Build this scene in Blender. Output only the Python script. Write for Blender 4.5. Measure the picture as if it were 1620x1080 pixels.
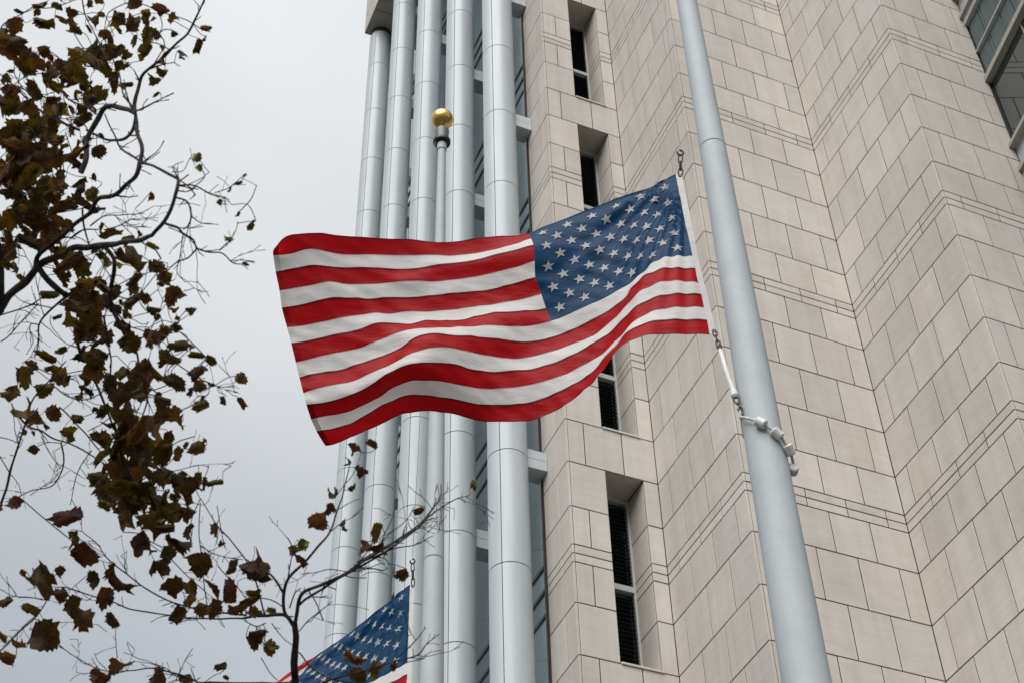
import bpy, math, random
from mathutils import Vector, Matrix, noise
random.seed(7)
sc = bpy.context.scene
for o in list(bpy.data.objects):
    bpy.data.objects.remove(o)

# ------------------------------------------------------------------ camera
# world axes: X and Y run along the building's walls, Z up; eye height 1.6 m
EYE = Vector((0.0, 0.0, 1.6))
CR = Vector((0.9219724, -0.3867552, -0.01968021))     # camera right
CU = Vector((-0.2614424, -0.65912419, 0.70512635))    # camera up
CF = Vector((0.28568299, 0.64496179, 0.70880852))     # viewing direction
FPX = 2515.1
cam = bpy.data.cameras.new('camera')
cam.sensor_width = 36.0
cam.lens = FPX / 1620.0 * 36.0
cam.clip_start = 0.05
cam.clip_end = 3000.0
cam.dof.use_dof = True
cam.dof.focus_distance = 14.5
cam.dof.aperture_fstop = 6.3
camo = bpy.data.objects.new('camera', cam)
sc.collection.objects.link(camo)
camo.matrix_world = Matrix(((CR.x, CU.x, -CF.x, EYE.x), (CR.y, CU.y, -CF.y, EYE.y), (CR.z, CU.z, -CF.z, EYE.z), (0, 0, 0, 1)))
sc.camera = camo

# ------------------------------------------------------------------ sky and sun (overcast)
SUN_AZ = math.radians(221)      # direction the light comes from, clockwise from +Y
SUN_EL = math.radians(48)
world = bpy.data.worlds.new('World')
sc.world = world
world.use_nodes = True
wn = world.node_tree.nodes
wl = world.node_tree.links
wn.clear()
def wnode(t, **k):
    n = wn.new(t)
    for a, b in k.items():
        setattr(n, a, b)
    return n
sky = wnode('ShaderNodeTexSky', sky_type='NISHITA', sun_disc=False, sun_elevation=SUN_EL, sun_rotation=SUN_AZ)
tc = wnode('ShaderNodeTexCoord')
sep = wnode('ShaderNodeSeparateXYZ')
wl.new(tc.outputs['Generated'], sep.inputs[0])
ramp = wnode('ShaderNodeValToRGB')                    # cloud deck: darker to the horizon, lighter overhead
ramp.color_ramp.elements[0].position = 0.0
ramp.color_ramp.elements[0].color = (0.40, 0.42, 0.455, 1)
ramp.color_ramp.elements[1].position = 1.0
ramp.color_ramp.elements[1].color = (0.93, 0.945, 0.955, 1)
e = ramp.color_ramp.elements.new(0.55); e.color = (0.505, 0.54, 0.582, 1)
e = ramp.color_ramp.elements.new(0.72); e.color = (0.715, 0.740, 0.762, 1)
wl.new(sep.outputs['Z'], ramp.inputs[0])
mp = wnode('ShaderNodeMapping'); mp.inputs['Scale'].default_value = (1.6, 1.6, 3.2)
wl.new(tc.outputs['Generated'], mp.inputs[0])
nz = wnode('ShaderNodeTexNoise'); nz.inputs['Scale'].default_value = 1.7; nz.inputs['Detail'].default_value = 3.0
nz.inputs['Roughness'].default_value = 0.45
wl.new(mp.outputs[0], nz.inputs[0])
mr = wnode('ShaderNodeMapRange')
mr.inputs['From Min'].default_value = 0.25; mr.inputs['From Max'].default_value = 0.75
mr.inputs['To Min'].default_value = 0.85; mr.inputs['To Max'].default_value = 1.12
wl.new(nz.outputs['Fac'], mr.inputs['Value'])
vm = wnode('ShaderNodeVectorMath', operation='SCALE')
wl.new(ramp.outputs[0], vm.inputs[0]); wl.new(mr.outputs[0], vm.inputs['Scale'])
vm2 = wnode('ShaderNodeVectorMath', operation='SCALE'); vm2.inputs['Scale'].default_value = 3.6
wl.new(vm.outputs[0], vm2.inputs[0])
mx = wnode('ShaderNodeMix', data_type='RGBA'); mx.inputs['Factor'].default_value = 0.985
wl.new(sky.outputs[0], mx.inputs['A']); wl.new(vm2.outputs[0], mx.inputs['B'])
bg = wnode('ShaderNodeBackground'); bg.inputs['Strength'].default_value = 0.10
wl.new(mx.outputs['Result'], bg.inputs[0])
wo = wnode('ShaderNodeOutputWorld'); wl.new(bg.outputs[0], wo.inputs[0])

sun = bpy.data.lights.new('sun', 'SUN')
sun.energy = 1.5
sun.angle = math.radians(55)
sun.color = (1.0, 0.99, 0.975)
suno = bpy.data.objects.new('sun', sun)
sc.collection.objects.link(suno)
sd = Vector((math.sin(SUN_AZ) * math.cos(SUN_EL), math.cos(SUN_AZ) * math.cos(SUN_EL), math.sin(SUN_EL)))
suno.rotation_euler = sd.to_track_quat('Z', 'Y').to_euler()
suno.location = (0, 0, 60)

sc.view_settings.view_transform = 'Standard'
sc.view_settings.look = 'None'
sc.view_settings.gamma = 1.0
sc.view_settings.use_curve_mapping = False
sc.view_settings.exposure = 1.46
sc.cycles.max_bounces = 6
sc.cycles.diffuse_bounces = 3
sc.cycles.glossy_bounces = 3
sc.cycles.transmission_bounces = 4
sc.render.resolution_x = 1024
sc.render.resolution_y = 682

# ------------------------------------------------------------------ helpers
COL = sc.collection
def ray(x, y):
    "unit direction of a point of the 1620 x 1080 photograph"
    d = CF + CR * ((x - 810) / FPX) + CU * ((540 - y) / FPX)
    return d.normalized()
def at(x, y, s):
    return EYE + ray(x, y) * s
def to_px(p):
    d = p - EYE
    z = d.dot(CF)
    if z <= 0.1:
        return None
    return 810 + FPX * d.dot(CR) / z, 540 - FPX * d.dot(CU) / z
def empty(name, loc, label=None, cat=None, group=None, parent=None):
    o = bpy.data.objects.new(name, None)
    COL.objects.link(o); o.location = loc; o.empty_display_size = 0.2
    if label: o['label'] = label
    if cat: o['category'] = cat
    if group: o['group'] = group
    if parent: o.parent = parent
    return o
class MB:
    def __init__(s): s.v = []; s.f = []; s.sm = []
    def face(s, idx, smooth=False): s.f.append(idx); s.sm.append(smooth)
    def box(s, a, b):
        x0, y0, z0 = a; x1, y1, z1 = b
        n = len(s.v)
        s.v += [(x0,y0,z0),(x1,y0,z0),(x1,y1,z0),(x0,y1,z0),(x0,y0,z1),(x1,y0,z1),(x1,y1,z1),(x0,y1,z1)]
        for q in ((0,3,2,1),(4,5,6,7),(0,1,5,4),(1,2,6,5),(2,3,7,6),(3,0,4,7)):
            s.face([n + i for i in q])
    def obox(s, o, ax, ay, az):
        "box from a corner o and three edge vectors"
        n = len(s.v)
        for k in (0, 1):
            for (i, j) in ((0,0),(1,0),(1,1),(0,1)):
                s.v.append(tuple(o + ax * i + ay * j + az * k))
        flip = ax.cross(ay).dot(az) < 0
        for q in ((0,3,2,1),(4,5,6,7),(0,1,5,4),(1,2,6,5),(2,3,7,6),(3,0,4,7)):
            q = [n + i for i in q]
            s.face(q[::-1] if flip else q)
    def tube(s, pts, rad, sides=8, caps=True):
        pts = [Vector(p) for p in pts]
        n0 = len(s.v); m = len(pts)
        ref = None
        for i, p in enumerate(pts):
            t = (pts[min(i + 1, m - 1)] - pts[max(i - 1, 0)])
            if t.length < 1e-9: t = Vector((0, 0, 1))
            t.normalize()
            if ref is None:
                ref = t.orthogonal().normalized()
            ref = (ref - t * ref.dot(t))
            if ref.length < 1e-6: ref = t.orthogonal()
            ref.normalize()
            b = t.cross(ref)
            r = rad[i] if isinstance(rad, (list, tuple)) else rad
            for k in range(sides):
                a = 2 * math.pi * k / sides
                s.v.append(tuple(p + (ref * math.cos(a) + b * math.sin(a)) * r))
        for i in range(m - 1):
            for k in range(sides):
                k2 = (k + 1) % sides
                s.face([n0 + i*sides + k, n0 + i*sides + k2, n0 + (i+1)*sides + k2, n0 + (i+1)*sides + k], True)
        if caps:
            s.face([n0 + k for k in range(sides)][::-1]); s.face([n0 + (m-1)*sides + k for k in range(sides)])
    def lathe(s, prof, c=(0,0), sides=32, a0=0.0, a1=2*math.pi):
        "prof: (radius, z) pairs"
        full = abs(a1 - a0 - 2*math.pi) < 1e-6
        cols = sides if full else sides + 1
        n0 = len(s.v)
        for (r, z) in prof:
            for k in range(cols):
                a = a0 + (a1 - a0) * k / sides
                s.v.append((c[0] + r*math.cos(a), c[1] + r*math.sin(a), z))
        for i in range(len(prof) - 1):
            for k in range(sides):
                k2 = (k + 1) % cols
                s.face([n0 + i*cols + k, n0 + i*cols + k2, n0 + (i+1)*cols + k2, n0 + (i+1)*cols + k], True)
    def torus(s, c, ax, ay, R, r, sides=14, sub=6, stretch=1.0):
        n0 = len(s.v); az = ax.cross(ay).normalized()
        for i in range(sides):
            a = 2*math.pi*i/sides
            d = ax*math.cos(a) + ay*math.sin(a)
            p = c + ax*math.cos(a)*R + ay*math.sin(a)*R*stretch
            for j in range(sub):
                b = 2*math.pi*j/sub
                s.v.append(tuple(p + d*math.cos(b)*r + az*math.sin(b)*r))
        for i in range(sides):
            i2 = (i+1) % sides
            for j in range(sub):
                j2 = (j+1) % sub
                s.face([n0+i*sub+j, n0+i2*sub+j, n0+i2*sub+j2, n0+i*sub+j2], True)
    def mesh(s, name):
        me = bpy.data.meshes.new(name)
        me.from_pydata(s.v, [], s.f)
        me.polygons.foreach_set('use_smooth', s.sm)
        me.update()
        me.set_sharp_from_angle(angle=math.radians(32))
        return me
    def build(s, name, mat, parent=None, loc=None):
        return link(name, s.mesh(name), mat, parent, loc)
def link(name, me, mat, parent=None, loc=None):
    if mat and not me.materials: me.materials.append(mat)
    o = bpy.data.objects.new(name, me)
    COL.objects.link(o)
    if loc is not None: o.location = loc
    if parent: attach(o, parent)
    return o
def world_loc(o):
    p = Vector(o.location)
    while o.parent:
        o = o.parent; p = p + Vector(o.location)
    return p
def attach(o, parent):
    "parent without moving (no object that parents others is rotated)"
    o.parent = parent
    o.location = Vector(o.location) - world_loc(parent)

# ------------------------------------------------------------------ materials
def material(name, base, rough=0.6, metal=0.0, spec=0.5):
    m = bpy.data.materials.new(name); m.use_nodes = True
    b = m.node_tree.nodes['Principled BSDF']
    b.inputs['Base Color'].default_value = (*base, 1)
    b.inputs['Roughness'].default_value = rough
    b.inputs['Metallic'].default_value = metal
    b.inputs['Specular IOR Level'].default_value = spec
    return m, m.node_tree.nodes, m.node_tree.links, b
def nd(ns, t, **k):
    n = ns.new(t)
    for a, b in k.items():
        if a.startswith('i_'): n.inputs[a[2:].replace('_', ' ')].default_value = b
        else: setattr(n, a, b)
    return n
def noise_mix(ns, ls, vec, scale, ca, cb, detail=4, lo=0.35, hi=0.65, rough=0.55):
    n = nd(ns, 'ShaderNodeTexNoise'); n.inputs['Scale'].default_value = scale; n.inputs['Detail'].default_value = detail
    n.inputs['Roughness'].default_value = rough
    if vec is not None: ls.new(vec, n.inputs['Vector'])
    r = nd(ns, 'ShaderNodeValToRGB')
    r.color_ramp.elements[0].position = lo; r.color_ramp.elements[0].color = (*ca, 1)
    r.color_ramp.elements[1].position = hi; r.color_ramp.elements[1].color = (*cb, 1)
    ls.new(n.outputs['Fac'], r.inputs[0])
    return n, r

def mat_stone():
    m, ns, ls, b = material('limestone', (0.46, 0.42, 0.38), 0.75, spec=0.25)
    geo = nd(ns, 'ShaderNodeNewGeometry'); oi = nd(ns, 'ShaderNodeObjectInfo')
    add = nd(ns, 'ShaderNodeMath', operation='ADD'); ls.new(oi.outputs['Random'], add.inputs[0]); ls.new(geo.outputs['Random Per Island'], add.inputs[1])
    fr = nd(ns, 'ShaderNodeMath', operation='FRACT'); ls.new(add.outputs[0], fr.inputs[0])
    sp = nd(ns, 'ShaderNodeSeparateXYZ'); ls.new(geo.outputs['Position'], sp.inputs[0])
    s1 = nd(ns, 'ShaderNodeMath', operation='ADD'); ls.new(sp.outputs['X'], s1.inputs[0]); ls.new(sp.outputs['Y'], s1.inputs[1])
    off = nd(ns, 'ShaderNodeMath', operation='MULTIPLY'); ls.new(fr.outputs[0], off.inputs[0]); off.inputs[1].default_value = 73.0
    # bedding tilt differs from panel to panel
    tl = nd(ns, 'ShaderNodeMapRange'); ls.new(fr.outputs[0], tl.inputs['Value']); tl.inputs['To Min'].default_value = -0.08; tl.inputs['To Max'].default_value = 0.10
    tm = nd(ns, 'ShaderNodeMath', operation='MULTIPLY'); ls.new(s1.outputs[0], tm.inputs[0]); ls.new(tl.outputs[0], tm.inputs[1])
    zz = nd(ns, 'ShaderNodeMath', operation='ADD'); ls.new(sp.outputs['Z'], zz.inputs[0]); ls.new(tm.outputs[0], zz.inputs[1])
    zs = nd(ns, 'ShaderNodeMath', operation='MULTIPLY'); ls.new(zz.outputs[0], zs.inputs[0]); zs.inputs[1].default_value = 9.0
    cb = nd(ns, 'ShaderNodeCombineXYZ'); ls.new(s1.outputs[0], cb.inputs[0]); ls.new(zs.outputs[0], cb.inputs[1]); ls.new(off.outputs[0], cb.inputs[2])
    n1, r1 = noise_mix(ns, ls, cb.outputs[0], 1.7, (0.935, 0.93, 0.922), (1.03, 1.03, 1.03), 6, 0.30, 0.70, 0.62)
    cb2 = nd(ns, 'ShaderNodeCombineXYZ'); ls.new(s1.outputs[0], cb2.inputs[0]); ls.new(sp.outputs['Z'], cb2.inputs[1]); ls.new(off.outputs[0], cb2.inputs[2])
    n2, r2 = noise_mix(ns, ls, cb2.outputs[0], 2.4, (0.955, 0.95, 0.94), (1.025, 1.025, 1.028), 5, 0.3, 0.7)
    # broad weathering over the whole wall
    n3, r3 = noise_mix(ns, ls, geo.outputs['Position'], 0.22, (0.93, 0.925, 0.915), (1.03, 1.03, 1.03), 3, 0.35, 0.65)
    mw = nd(ns, 'ShaderNodeMapping'); ls.new(geo.outputs['Position'], mw.inputs[0]); mw.inputs['Scale'].default_value = (5, 5, 0.28)
    n4, r4 = noise_mix(ns, ls, mw.outputs[0], 1.0, (0.935, 0.925, 0.91), (1.01, 1.01, 1.01), 6, 0.36, 0.56, 0.6)
    br = nd(ns, 'ShaderNodeMapRange'); ls.new(fr.outputs[0], br.inputs['Value']); br.inputs['To Min'].default_value = 0.92; br.inputs['To Max'].default_value = 1.05
    tint = nd(ns, 'ShaderNodeMath', operation='MULTIPLY'); ls.new(fr.outputs[0], tint.inputs[0]); tint.inputs[1].default_value = 7.31
    tf = nd(ns, 'ShaderNodeMath', operation='FRACT'); ls.new(tint.outputs[0], tf.inputs[0])
    base = nd(ns, 'ShaderNodeMix', data_type='RGBA'); ls.new(tf.outputs[0], base.inputs['Factor'])
    base.inputs['A'].default_value = (0.535, 0.494, 0.449, 1); base.inputs['B'].default_value = (0.522, 0.490, 0.454, 1)
    cur = base.outputs['Result']
    for r in (r1, r2, r3, r4):
        mm = nd(ns, 'ShaderNodeMix', data_type='RGBA', blend_type='MULTIPLY'); mm.inputs['Factor'].default_value = 1.0
        ls.new(cur, mm.inputs['A']); ls.new(r.outputs[0], mm.inputs['B']); cur = mm.outputs['Result']
    sc_ = nd(ns, 'ShaderNodeVectorMath', operation='SCALE'); ls.new(cur, sc_.inputs[0]); ls.new(br.outputs[0], sc_.inputs['Scale'])
    ls.new(sc_.outputs[0], b.inputs['Base Color'])
    bp = nd(ns, 'ShaderNodeBump'); bp.inputs['Strength'].default_value = 0.12; bp.inputs['Distance'].default_value = 0.01
    ls.new(n1.outputs['Fac'], bp.inputs['Height']); ls.new(bp.outputs[0], b.inputs['Normal'])
    return m
def mat_painted(name, base, rough=0.38, var=0.05, metal=0.0):
    m, ns, ls, b = material(name, base, rough, metal, 0.35)
    geo = nd(ns, 'ShaderNodeNewGeometry'); oi = nd(ns, 'ShaderNodeObjectInfo')
    mp_ = nd(ns, 'ShaderNodeMapping'); ls.new(geo.outputs['Position'], mp_.inputs[0]); mp_.inputs['Scale'].default_value = (6, 6, 0.5)
    n1, r1 = noise_mix(ns, ls, mp_.outputs[0], 1.3, tuple(c*(1-var) for c in base), tuple(min(1, c*(1+var*0.6)) for c in base), 5, 0.3, 0.7)
    br = nd(ns, 'ShaderNodeMapRange'); ls.new(oi.outputs['Random'], br.inputs['Value']); br.inputs['To Min'].default_value = 0.965; br.inputs['To Max'].default_value = 1.03
    s_ = nd(ns, 'ShaderNodeVectorMath', operation='SCALE'); ls.new(r1.outputs[0], s_.inputs[0]); ls.new(br.outputs[0], s_.inputs['Scale'])
    ls.new(s_.outputs[0], b.inputs['Base Color'])
    return m
def mat_pole():
    m, ns, ls, b = material('brushed_aluminium', (0.42, 0.45, 0.46), 0.6, 0.0, 0.3)
    tc_ = nd(ns, 'ShaderNodeTexCoord')
    mp_ = nd(ns, 'ShaderNodeMapping'); ls.new(tc_.outputs['Object'], mp_.inputs[0]); mp_.inputs['Scale'].default_value = (3, 3, 90)
    n1, r1 = noise_mix(ns, ls, mp_.outputs[0], 2.0, (0.355, 0.382, 0.395), (0.385, 0.412, 0.425), 4, 0.3, 0.7)
    n2, r2 = noise_mix(ns, ls, tc_.outputs['Object'], 3.0, (0.94, 0.942, 0.945), (1.02, 1.02, 1.02), 7, 0.38, 0.58, 0.7)
    mm = nd(ns, 'ShaderNodeMix', data_type='RGBA', blend_type='MULTIPLY'); mm.inputs['Factor'].default_value = 1.0
    ls.new(r1.outputs[0], mm.inputs['A']); ls.new(r2.outputs[0], mm.inputs['B']); ls.new(mm.outputs['Result'], b.inputs['Base Color'])
    bp = nd(ns, 'ShaderNodeBump'); bp.inputs['Strength'].default_value = 0.05; bp.inputs['Distance'].default_value = 0.004
    ls.new(n1.outputs['Fac'], bp.inputs['Height']); ls.new(bp.outputs[0], b.inputs['Normal'])
    return m
def mat_glass(name, base, rough=0.04):
    m, ns, ls, b = material(name, base, rough, 0.0, 0.9)
    b.inputs['IOR'].default_value = 1.7
    oi = nd(ns, 'ShaderNodeObjectInfo'); geo = nd(ns, 'ShaderNodeNewGeometry')
    n1 = nd(ns, 'ShaderNodeTexNoise'); n1.inputs['Scale'].default_value = 0.5; n1.inputs['Detail'].default_value = 1
    ls.new(geo.outputs['Position'], n1.inputs['Vector'])
    bp = nd(ns, 'ShaderNodeBump'); bp.inputs['Strength'].default_value = 0.06; bp.inputs['Distance'].default_value = 0.05
    ls.new(n1.outputs['Fac'], bp.inputs['Height']); ls.new(bp.outputs[0], b.inputs['Normal'])
    br = nd(ns, 'ShaderNodeMapRange'); ls.new(oi.outputs['Random'], br.inputs['Value']); br.inputs['To Min'].default_value = 0.75; br.inputs['To Max'].default_value = 1.25
    s_ = nd(ns, 'ShaderNodeVectorMath', operation='SCALE'); s_.inputs[0].default_value = base; ls.new(br.outputs[0], s_.inputs['Scale'])
    ls.new(s_.outputs[0], b.inputs['Base Color'])
    return m
def mat_cloth(name, base, trans=0.35, sheen=0.0):
    m, ns, ls, b = material(name, base, 0.45, 0, 0.12)
    out = ns['Material Output']
    geo = nd(ns, 'ShaderNodeNewGeometry')
    n1, r1 = noise_mix(ns, ls, geo.outputs['Position'], 5.0, tuple(c*0.93 for c in base), tuple(min(1, c*1.05) for c in base), 4)
    ls.new(r1.outputs[0], b.inputs['Base Color'])
    b.inputs['Sheen Weight'].default_value = sheen; b.inputs['Sheen Roughness'].default_value = 0.5
    tr = nd(ns, 'ShaderNodeBsdfTranslucent'); ls.new(r1.outputs[0], tr.inputs[0])
    mix = nd(ns, 'ShaderNodeMixShader'); mix.inputs[0].default_value = trans
    ls.new(b.outputs[0], mix.inputs[1]); ls.new(tr.outputs[0], mix.inputs[2]); ls.new(mix.outputs[0], out.inputs['Surface'])
    # weave and creases
    n2 = nd(ns, 'ShaderNodeTexNoise'); n2.inputs['Scale'].default_value = 9; n2.inputs['Detail'].default_value = 2; n2.inputs['Roughness'].default_value = 0.6
    mp_ = nd(ns, 'ShaderNodeMapping'); mp_.inputs['Rotation'].default_value = (0, 0.6, 0); mp_.inputs['Scale'].default_value = (0.35, 1, 1.6)
    ls.new(geo.outputs['Position'], mp_.inputs[0]); ls.new(mp_.outputs[0], n2.inputs['Vector'])
    bp = nd(ns, 'ShaderNodeBump'); bp.inputs['Strength'].default_value = 0.38; bp.inputs['Distance'].default_value = 0.02
    ls.new(n2.outputs['Fac'], bp.inputs['Height']); ls.new(bp.outputs[0], b.inputs['Normal']); ls.new(bp.outputs[0], tr.inputs['Normal'])
    return m
def mat_leaf(name='dry_leaf', tint=(1, 1, 1)):
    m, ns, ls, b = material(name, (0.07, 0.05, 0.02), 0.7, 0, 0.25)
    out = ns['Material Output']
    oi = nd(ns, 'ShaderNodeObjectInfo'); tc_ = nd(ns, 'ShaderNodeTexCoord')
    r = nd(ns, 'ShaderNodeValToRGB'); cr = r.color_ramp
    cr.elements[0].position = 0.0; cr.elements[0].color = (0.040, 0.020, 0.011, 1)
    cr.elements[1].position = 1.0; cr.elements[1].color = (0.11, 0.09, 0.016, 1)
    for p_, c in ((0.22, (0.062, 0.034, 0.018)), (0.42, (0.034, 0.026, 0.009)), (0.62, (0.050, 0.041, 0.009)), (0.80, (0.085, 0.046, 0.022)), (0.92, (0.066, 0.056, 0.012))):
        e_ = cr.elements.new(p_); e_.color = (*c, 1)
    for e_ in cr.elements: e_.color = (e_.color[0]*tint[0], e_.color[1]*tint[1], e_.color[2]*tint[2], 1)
    ge = nd(ns, 'ShaderNodeNewGeometry'); rs = nd(ns, 'ShaderNodeMath', operation='ADD'); ls.new(oi.outputs['Random'], rs.inputs[0]); ls.new(ge.outputs['Random Per Island'], rs.inputs[1])
    rf = nd(ns, 'ShaderNodeMath', operation='FRACT'); ls.new(rs.outputs[0], rf.inputs[0]); ls.new(rf.outputs[0], r.inputs[0])
    ad = nd(ns, 'ShaderNodeVectorMath', operation='ADD'); ls.new(tc_.outputs['Object'], ad.inputs[0]); ls.new(oi.outputs['Location'], ad.inputs[1])
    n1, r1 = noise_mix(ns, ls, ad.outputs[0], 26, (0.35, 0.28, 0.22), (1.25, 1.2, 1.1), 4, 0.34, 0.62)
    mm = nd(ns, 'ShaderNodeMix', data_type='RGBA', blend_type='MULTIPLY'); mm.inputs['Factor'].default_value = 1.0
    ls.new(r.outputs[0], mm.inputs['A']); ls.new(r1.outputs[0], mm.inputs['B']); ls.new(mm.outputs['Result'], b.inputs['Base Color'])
    tr = nd(ns, 'ShaderNodeBsdfTranslucent')
    g = nd(ns, 'ShaderNodeMix', data_type='RGBA', blend_type='MULTIPLY'); g.inputs['Factor'].default_value = 1.0
    ls.new(mm.outputs['Result'], g.inputs['A']); g.inputs['B'].default_value = (1.5, 1.25, 0.5, 1); ls.new(g.outputs['Result'], tr.inputs[0])
    mix = nd(ns, 'ShaderNodeMixShader'); mix.inputs[0].default_value = 0.38
    ls.new(b.outputs[0], mix.inputs[1]); ls.new(tr.outputs[0], mix.inputs[2]); ls.new(mix.outputs[0], out.inputs['Surface'])
    return m
def mat_noise(name, a, c, scale, rough=0.8, bump=0.0, dist=0.01):
    m, ns, ls, b = material(name, a, rough, 0, 0.3)
    tc_ = nd(ns, 'ShaderNodeTexCoord')
    n1, r1 = noise_mix(ns, ls, tc_.outputs['Object'], scale, a, c, 6)
    ls.new(r1.outputs[0], b.inputs['Base Color'])
    if bump:
        bp = nd(ns, 'ShaderNodeBump'); bp.inputs['Strength'].default_value = bump; bp.inputs['Distance'].default_value = dist
        ls.new(n1.outputs['Fac'], bp.inputs['Height']); ls.new(bp.outputs[0], b.inputs['Normal'])
    return m

STONE = mat_stone()
JOINT = mat_noise('brown_joint_sealant', (0.045, 0.033, 0.022), (0.075, 0.056, 0.040), 3.0, 0.9)
WHITE = mat_painted('white_metal_cladding', (0.425, 0.462, 0.475), 0.40, 0.08)
SEAM = material('dark_seam', (0.035, 0.04, 0.042), 0.8)[0]
FRAME = mat_painted('grey_aluminium_frame', (0.50, 0.51, 0.50), 0.4, 0.06, 0.3)
GREYTRIM = mat_painted('stone_grey_trim', (0.36, 0.34, 0.30), 0.55, 0.06)
BLUEGLASS = mat_glass('blue_grey_glass', (0.16, 0.215, 0.235))
DARKGLASS = mat_glass('dark_teal_glass', (0.018, 0.034, 0.034))
MULLION = material('dark_mullion', (0.05, 0.058, 0.062), 0.5)[0]
LOUVRE = material('black_louvre', (0.007, 0.008, 0.008), 0.5, 0, 0.25)[0]
FRIT = mat_painted('grey_blind', (0.17, 0.215, 0.22), 0.5, 0.15)
POLE = mat_pole()
GOLD = material('gold_leaf', (0.72, 0.46, 0.13), 0.27, 1.0)[0]
DARKMETAL = material('dark_bronze', (0.02, 0.02, 0.019), 0.5, 0.2)[0]
GREYMETAL = material('grey_metal', (0.12, 0.125, 0.125), 0.5, 0.3)[0]
RUST = mat_noise('rusty_steel', (0.022, 0.015, 0.011), (0.06, 0.045, 0.036), 60, 0.6)
ROPE = mat_noise('white_rope', (0.40, 0.39, 0.36), (0.54, 0.53, 0.50), 40, 0.8, 0.4, 0.003)
NYLON = mat_noise('white_nylon', (0.54, 0.53, 0.50), (0.66, 0.65, 0.63), 14, 0.5)
RED = mat_cloth('red_nylon', (0.42, 0.006, 0.009), 0.46)
CWHITE = mat_cloth('white_nylon_cloth', (0.74, 0.715, 0.69), 0.44)
STARC = mat_cloth('white_star_cloth', (0.38, 0.37, 0.36), 0.15)
BLUE = mat_cloth('blue_nylon', (0.002, 0.042, 0.110), 0.34, 0.0)
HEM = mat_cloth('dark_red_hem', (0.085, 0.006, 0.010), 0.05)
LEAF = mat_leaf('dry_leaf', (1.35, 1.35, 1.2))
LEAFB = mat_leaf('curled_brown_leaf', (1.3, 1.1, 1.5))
LEAFGREEN = mat_noise('yellow_green_leaf', (0.12, 0.12, 0.02), (0.24, 0.22, 0.04), 30, 0.6)
BARK = mat_noise('grey_brown_bark', (0.016, 0.012, 0.010), (0.062, 0.050, 0.042), 22, 0.9, 0.6, 0.01)
TWIG = mat_noise('brown_twig', (0.018, 0.012, 0.010), (0.048, 0.034, 0.029), 30, 0.85)
PAVE = mat_noise('dark_plaza_paving', (0.05, 0.049, 0.046), (0.085, 0.082, 0.077), 0.8, 0.85)

# ------------------------------------------------------------------ ground
g = MB(); g.v = [(-900,-900,0),(900,-900,0),(900,900,0),(-900,900,0)]; g.face([0,1,2,3])
go = g.build('plaza_pavement', PAVE); go['kind'] = 'structure'

# ------------------------------------------------------------------ the building
F = 4.4                      # storey height
ZB = 20.246                  # height of one stone band
TOP = 46.6
XA, XC, XE = 8.235, 9.79, 12.45       # faces that look to -X
YA, YC, YE = 16.62, 14.28, 11.655     # faces that look to -Y
bld = empty('courthouse', (XA, YA, 0), 'pale stone tower block with stepped corners and a row of tall white columns', 'building')
T = 0.034                    # panel thickness
GAP = 0.0165                  # joint width
REC = 0.009                  # joint depth

core_specs = [
    ('wall', (XA+REC, YA+REC, 0), (8.885-0.004, 17.6, TOP)),          # pier left of the window slots
    ('wall', (9.535+REC, YA+REC, 0), (XC+0.6, 17.6, TOP)),            # pier right of the slots
    ('wall', (XC+REC, YC+REC, 0), (XE+0.6, YA+0.3, TOP)),
    ('wall', (XE+REC, YE+REC, 0), (20.0, YC+0.3, TOP)),
    ('wall', (8.56, 17.34, 0), (16.0, 26.2, TOP)),                    # body behind
]
cores = []
for n_, a, b_ in core_specs:
    mb = MB(); mb.box(a, b_); cores.append(mb.build(n_, JOINT, bld, Vector((0,0,0))))
CORE_A, CORE_A2, CORE_C, CORE_E, CORE_BODY = cores

panels = []   # (face, along0, along1, z0, z1, plane, wall)
def courses():
    zb = ZB - 5 * F
    k = 0
    while zb < TOP:
        if zb > 0.2:
            yield ('band', zb, zb + 0.0365*F); yield ('band', zb - 0.0365*F, zb)
        for i, (lo, hi) in enumerate(((0.0365, 0.2), (0.2, 0.4), (0.4, 0.6), (0.6, 0.8), (0.8, 0.9635))):
            z0, z1 = zb - hi*F, zb - lo*F
            z0 = max(z0, 0.02); z1 = min(z1, TOP)
            if z1 - z0 > 0.05: yield (i, z0, z1)
        zb += F
def split(a, b, org, odd, W=2/3):
    js = [a]
    k = 0
    x = org + (W/2 if odd else W)
    while x < b - 0.06:
        if x > a + 0.06: js.append(x)
        x += W
    js.append(b)
    return list(zip(js[:-1], js[1:]))
def add(face, plane, segs, z0, z1, wall):
    for a, b in segs: panels.append((face, a, b, z0, z1, plane, wall))
C0 = 0.0355    # the -Y panels stop behind the edge of the -X panels
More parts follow.
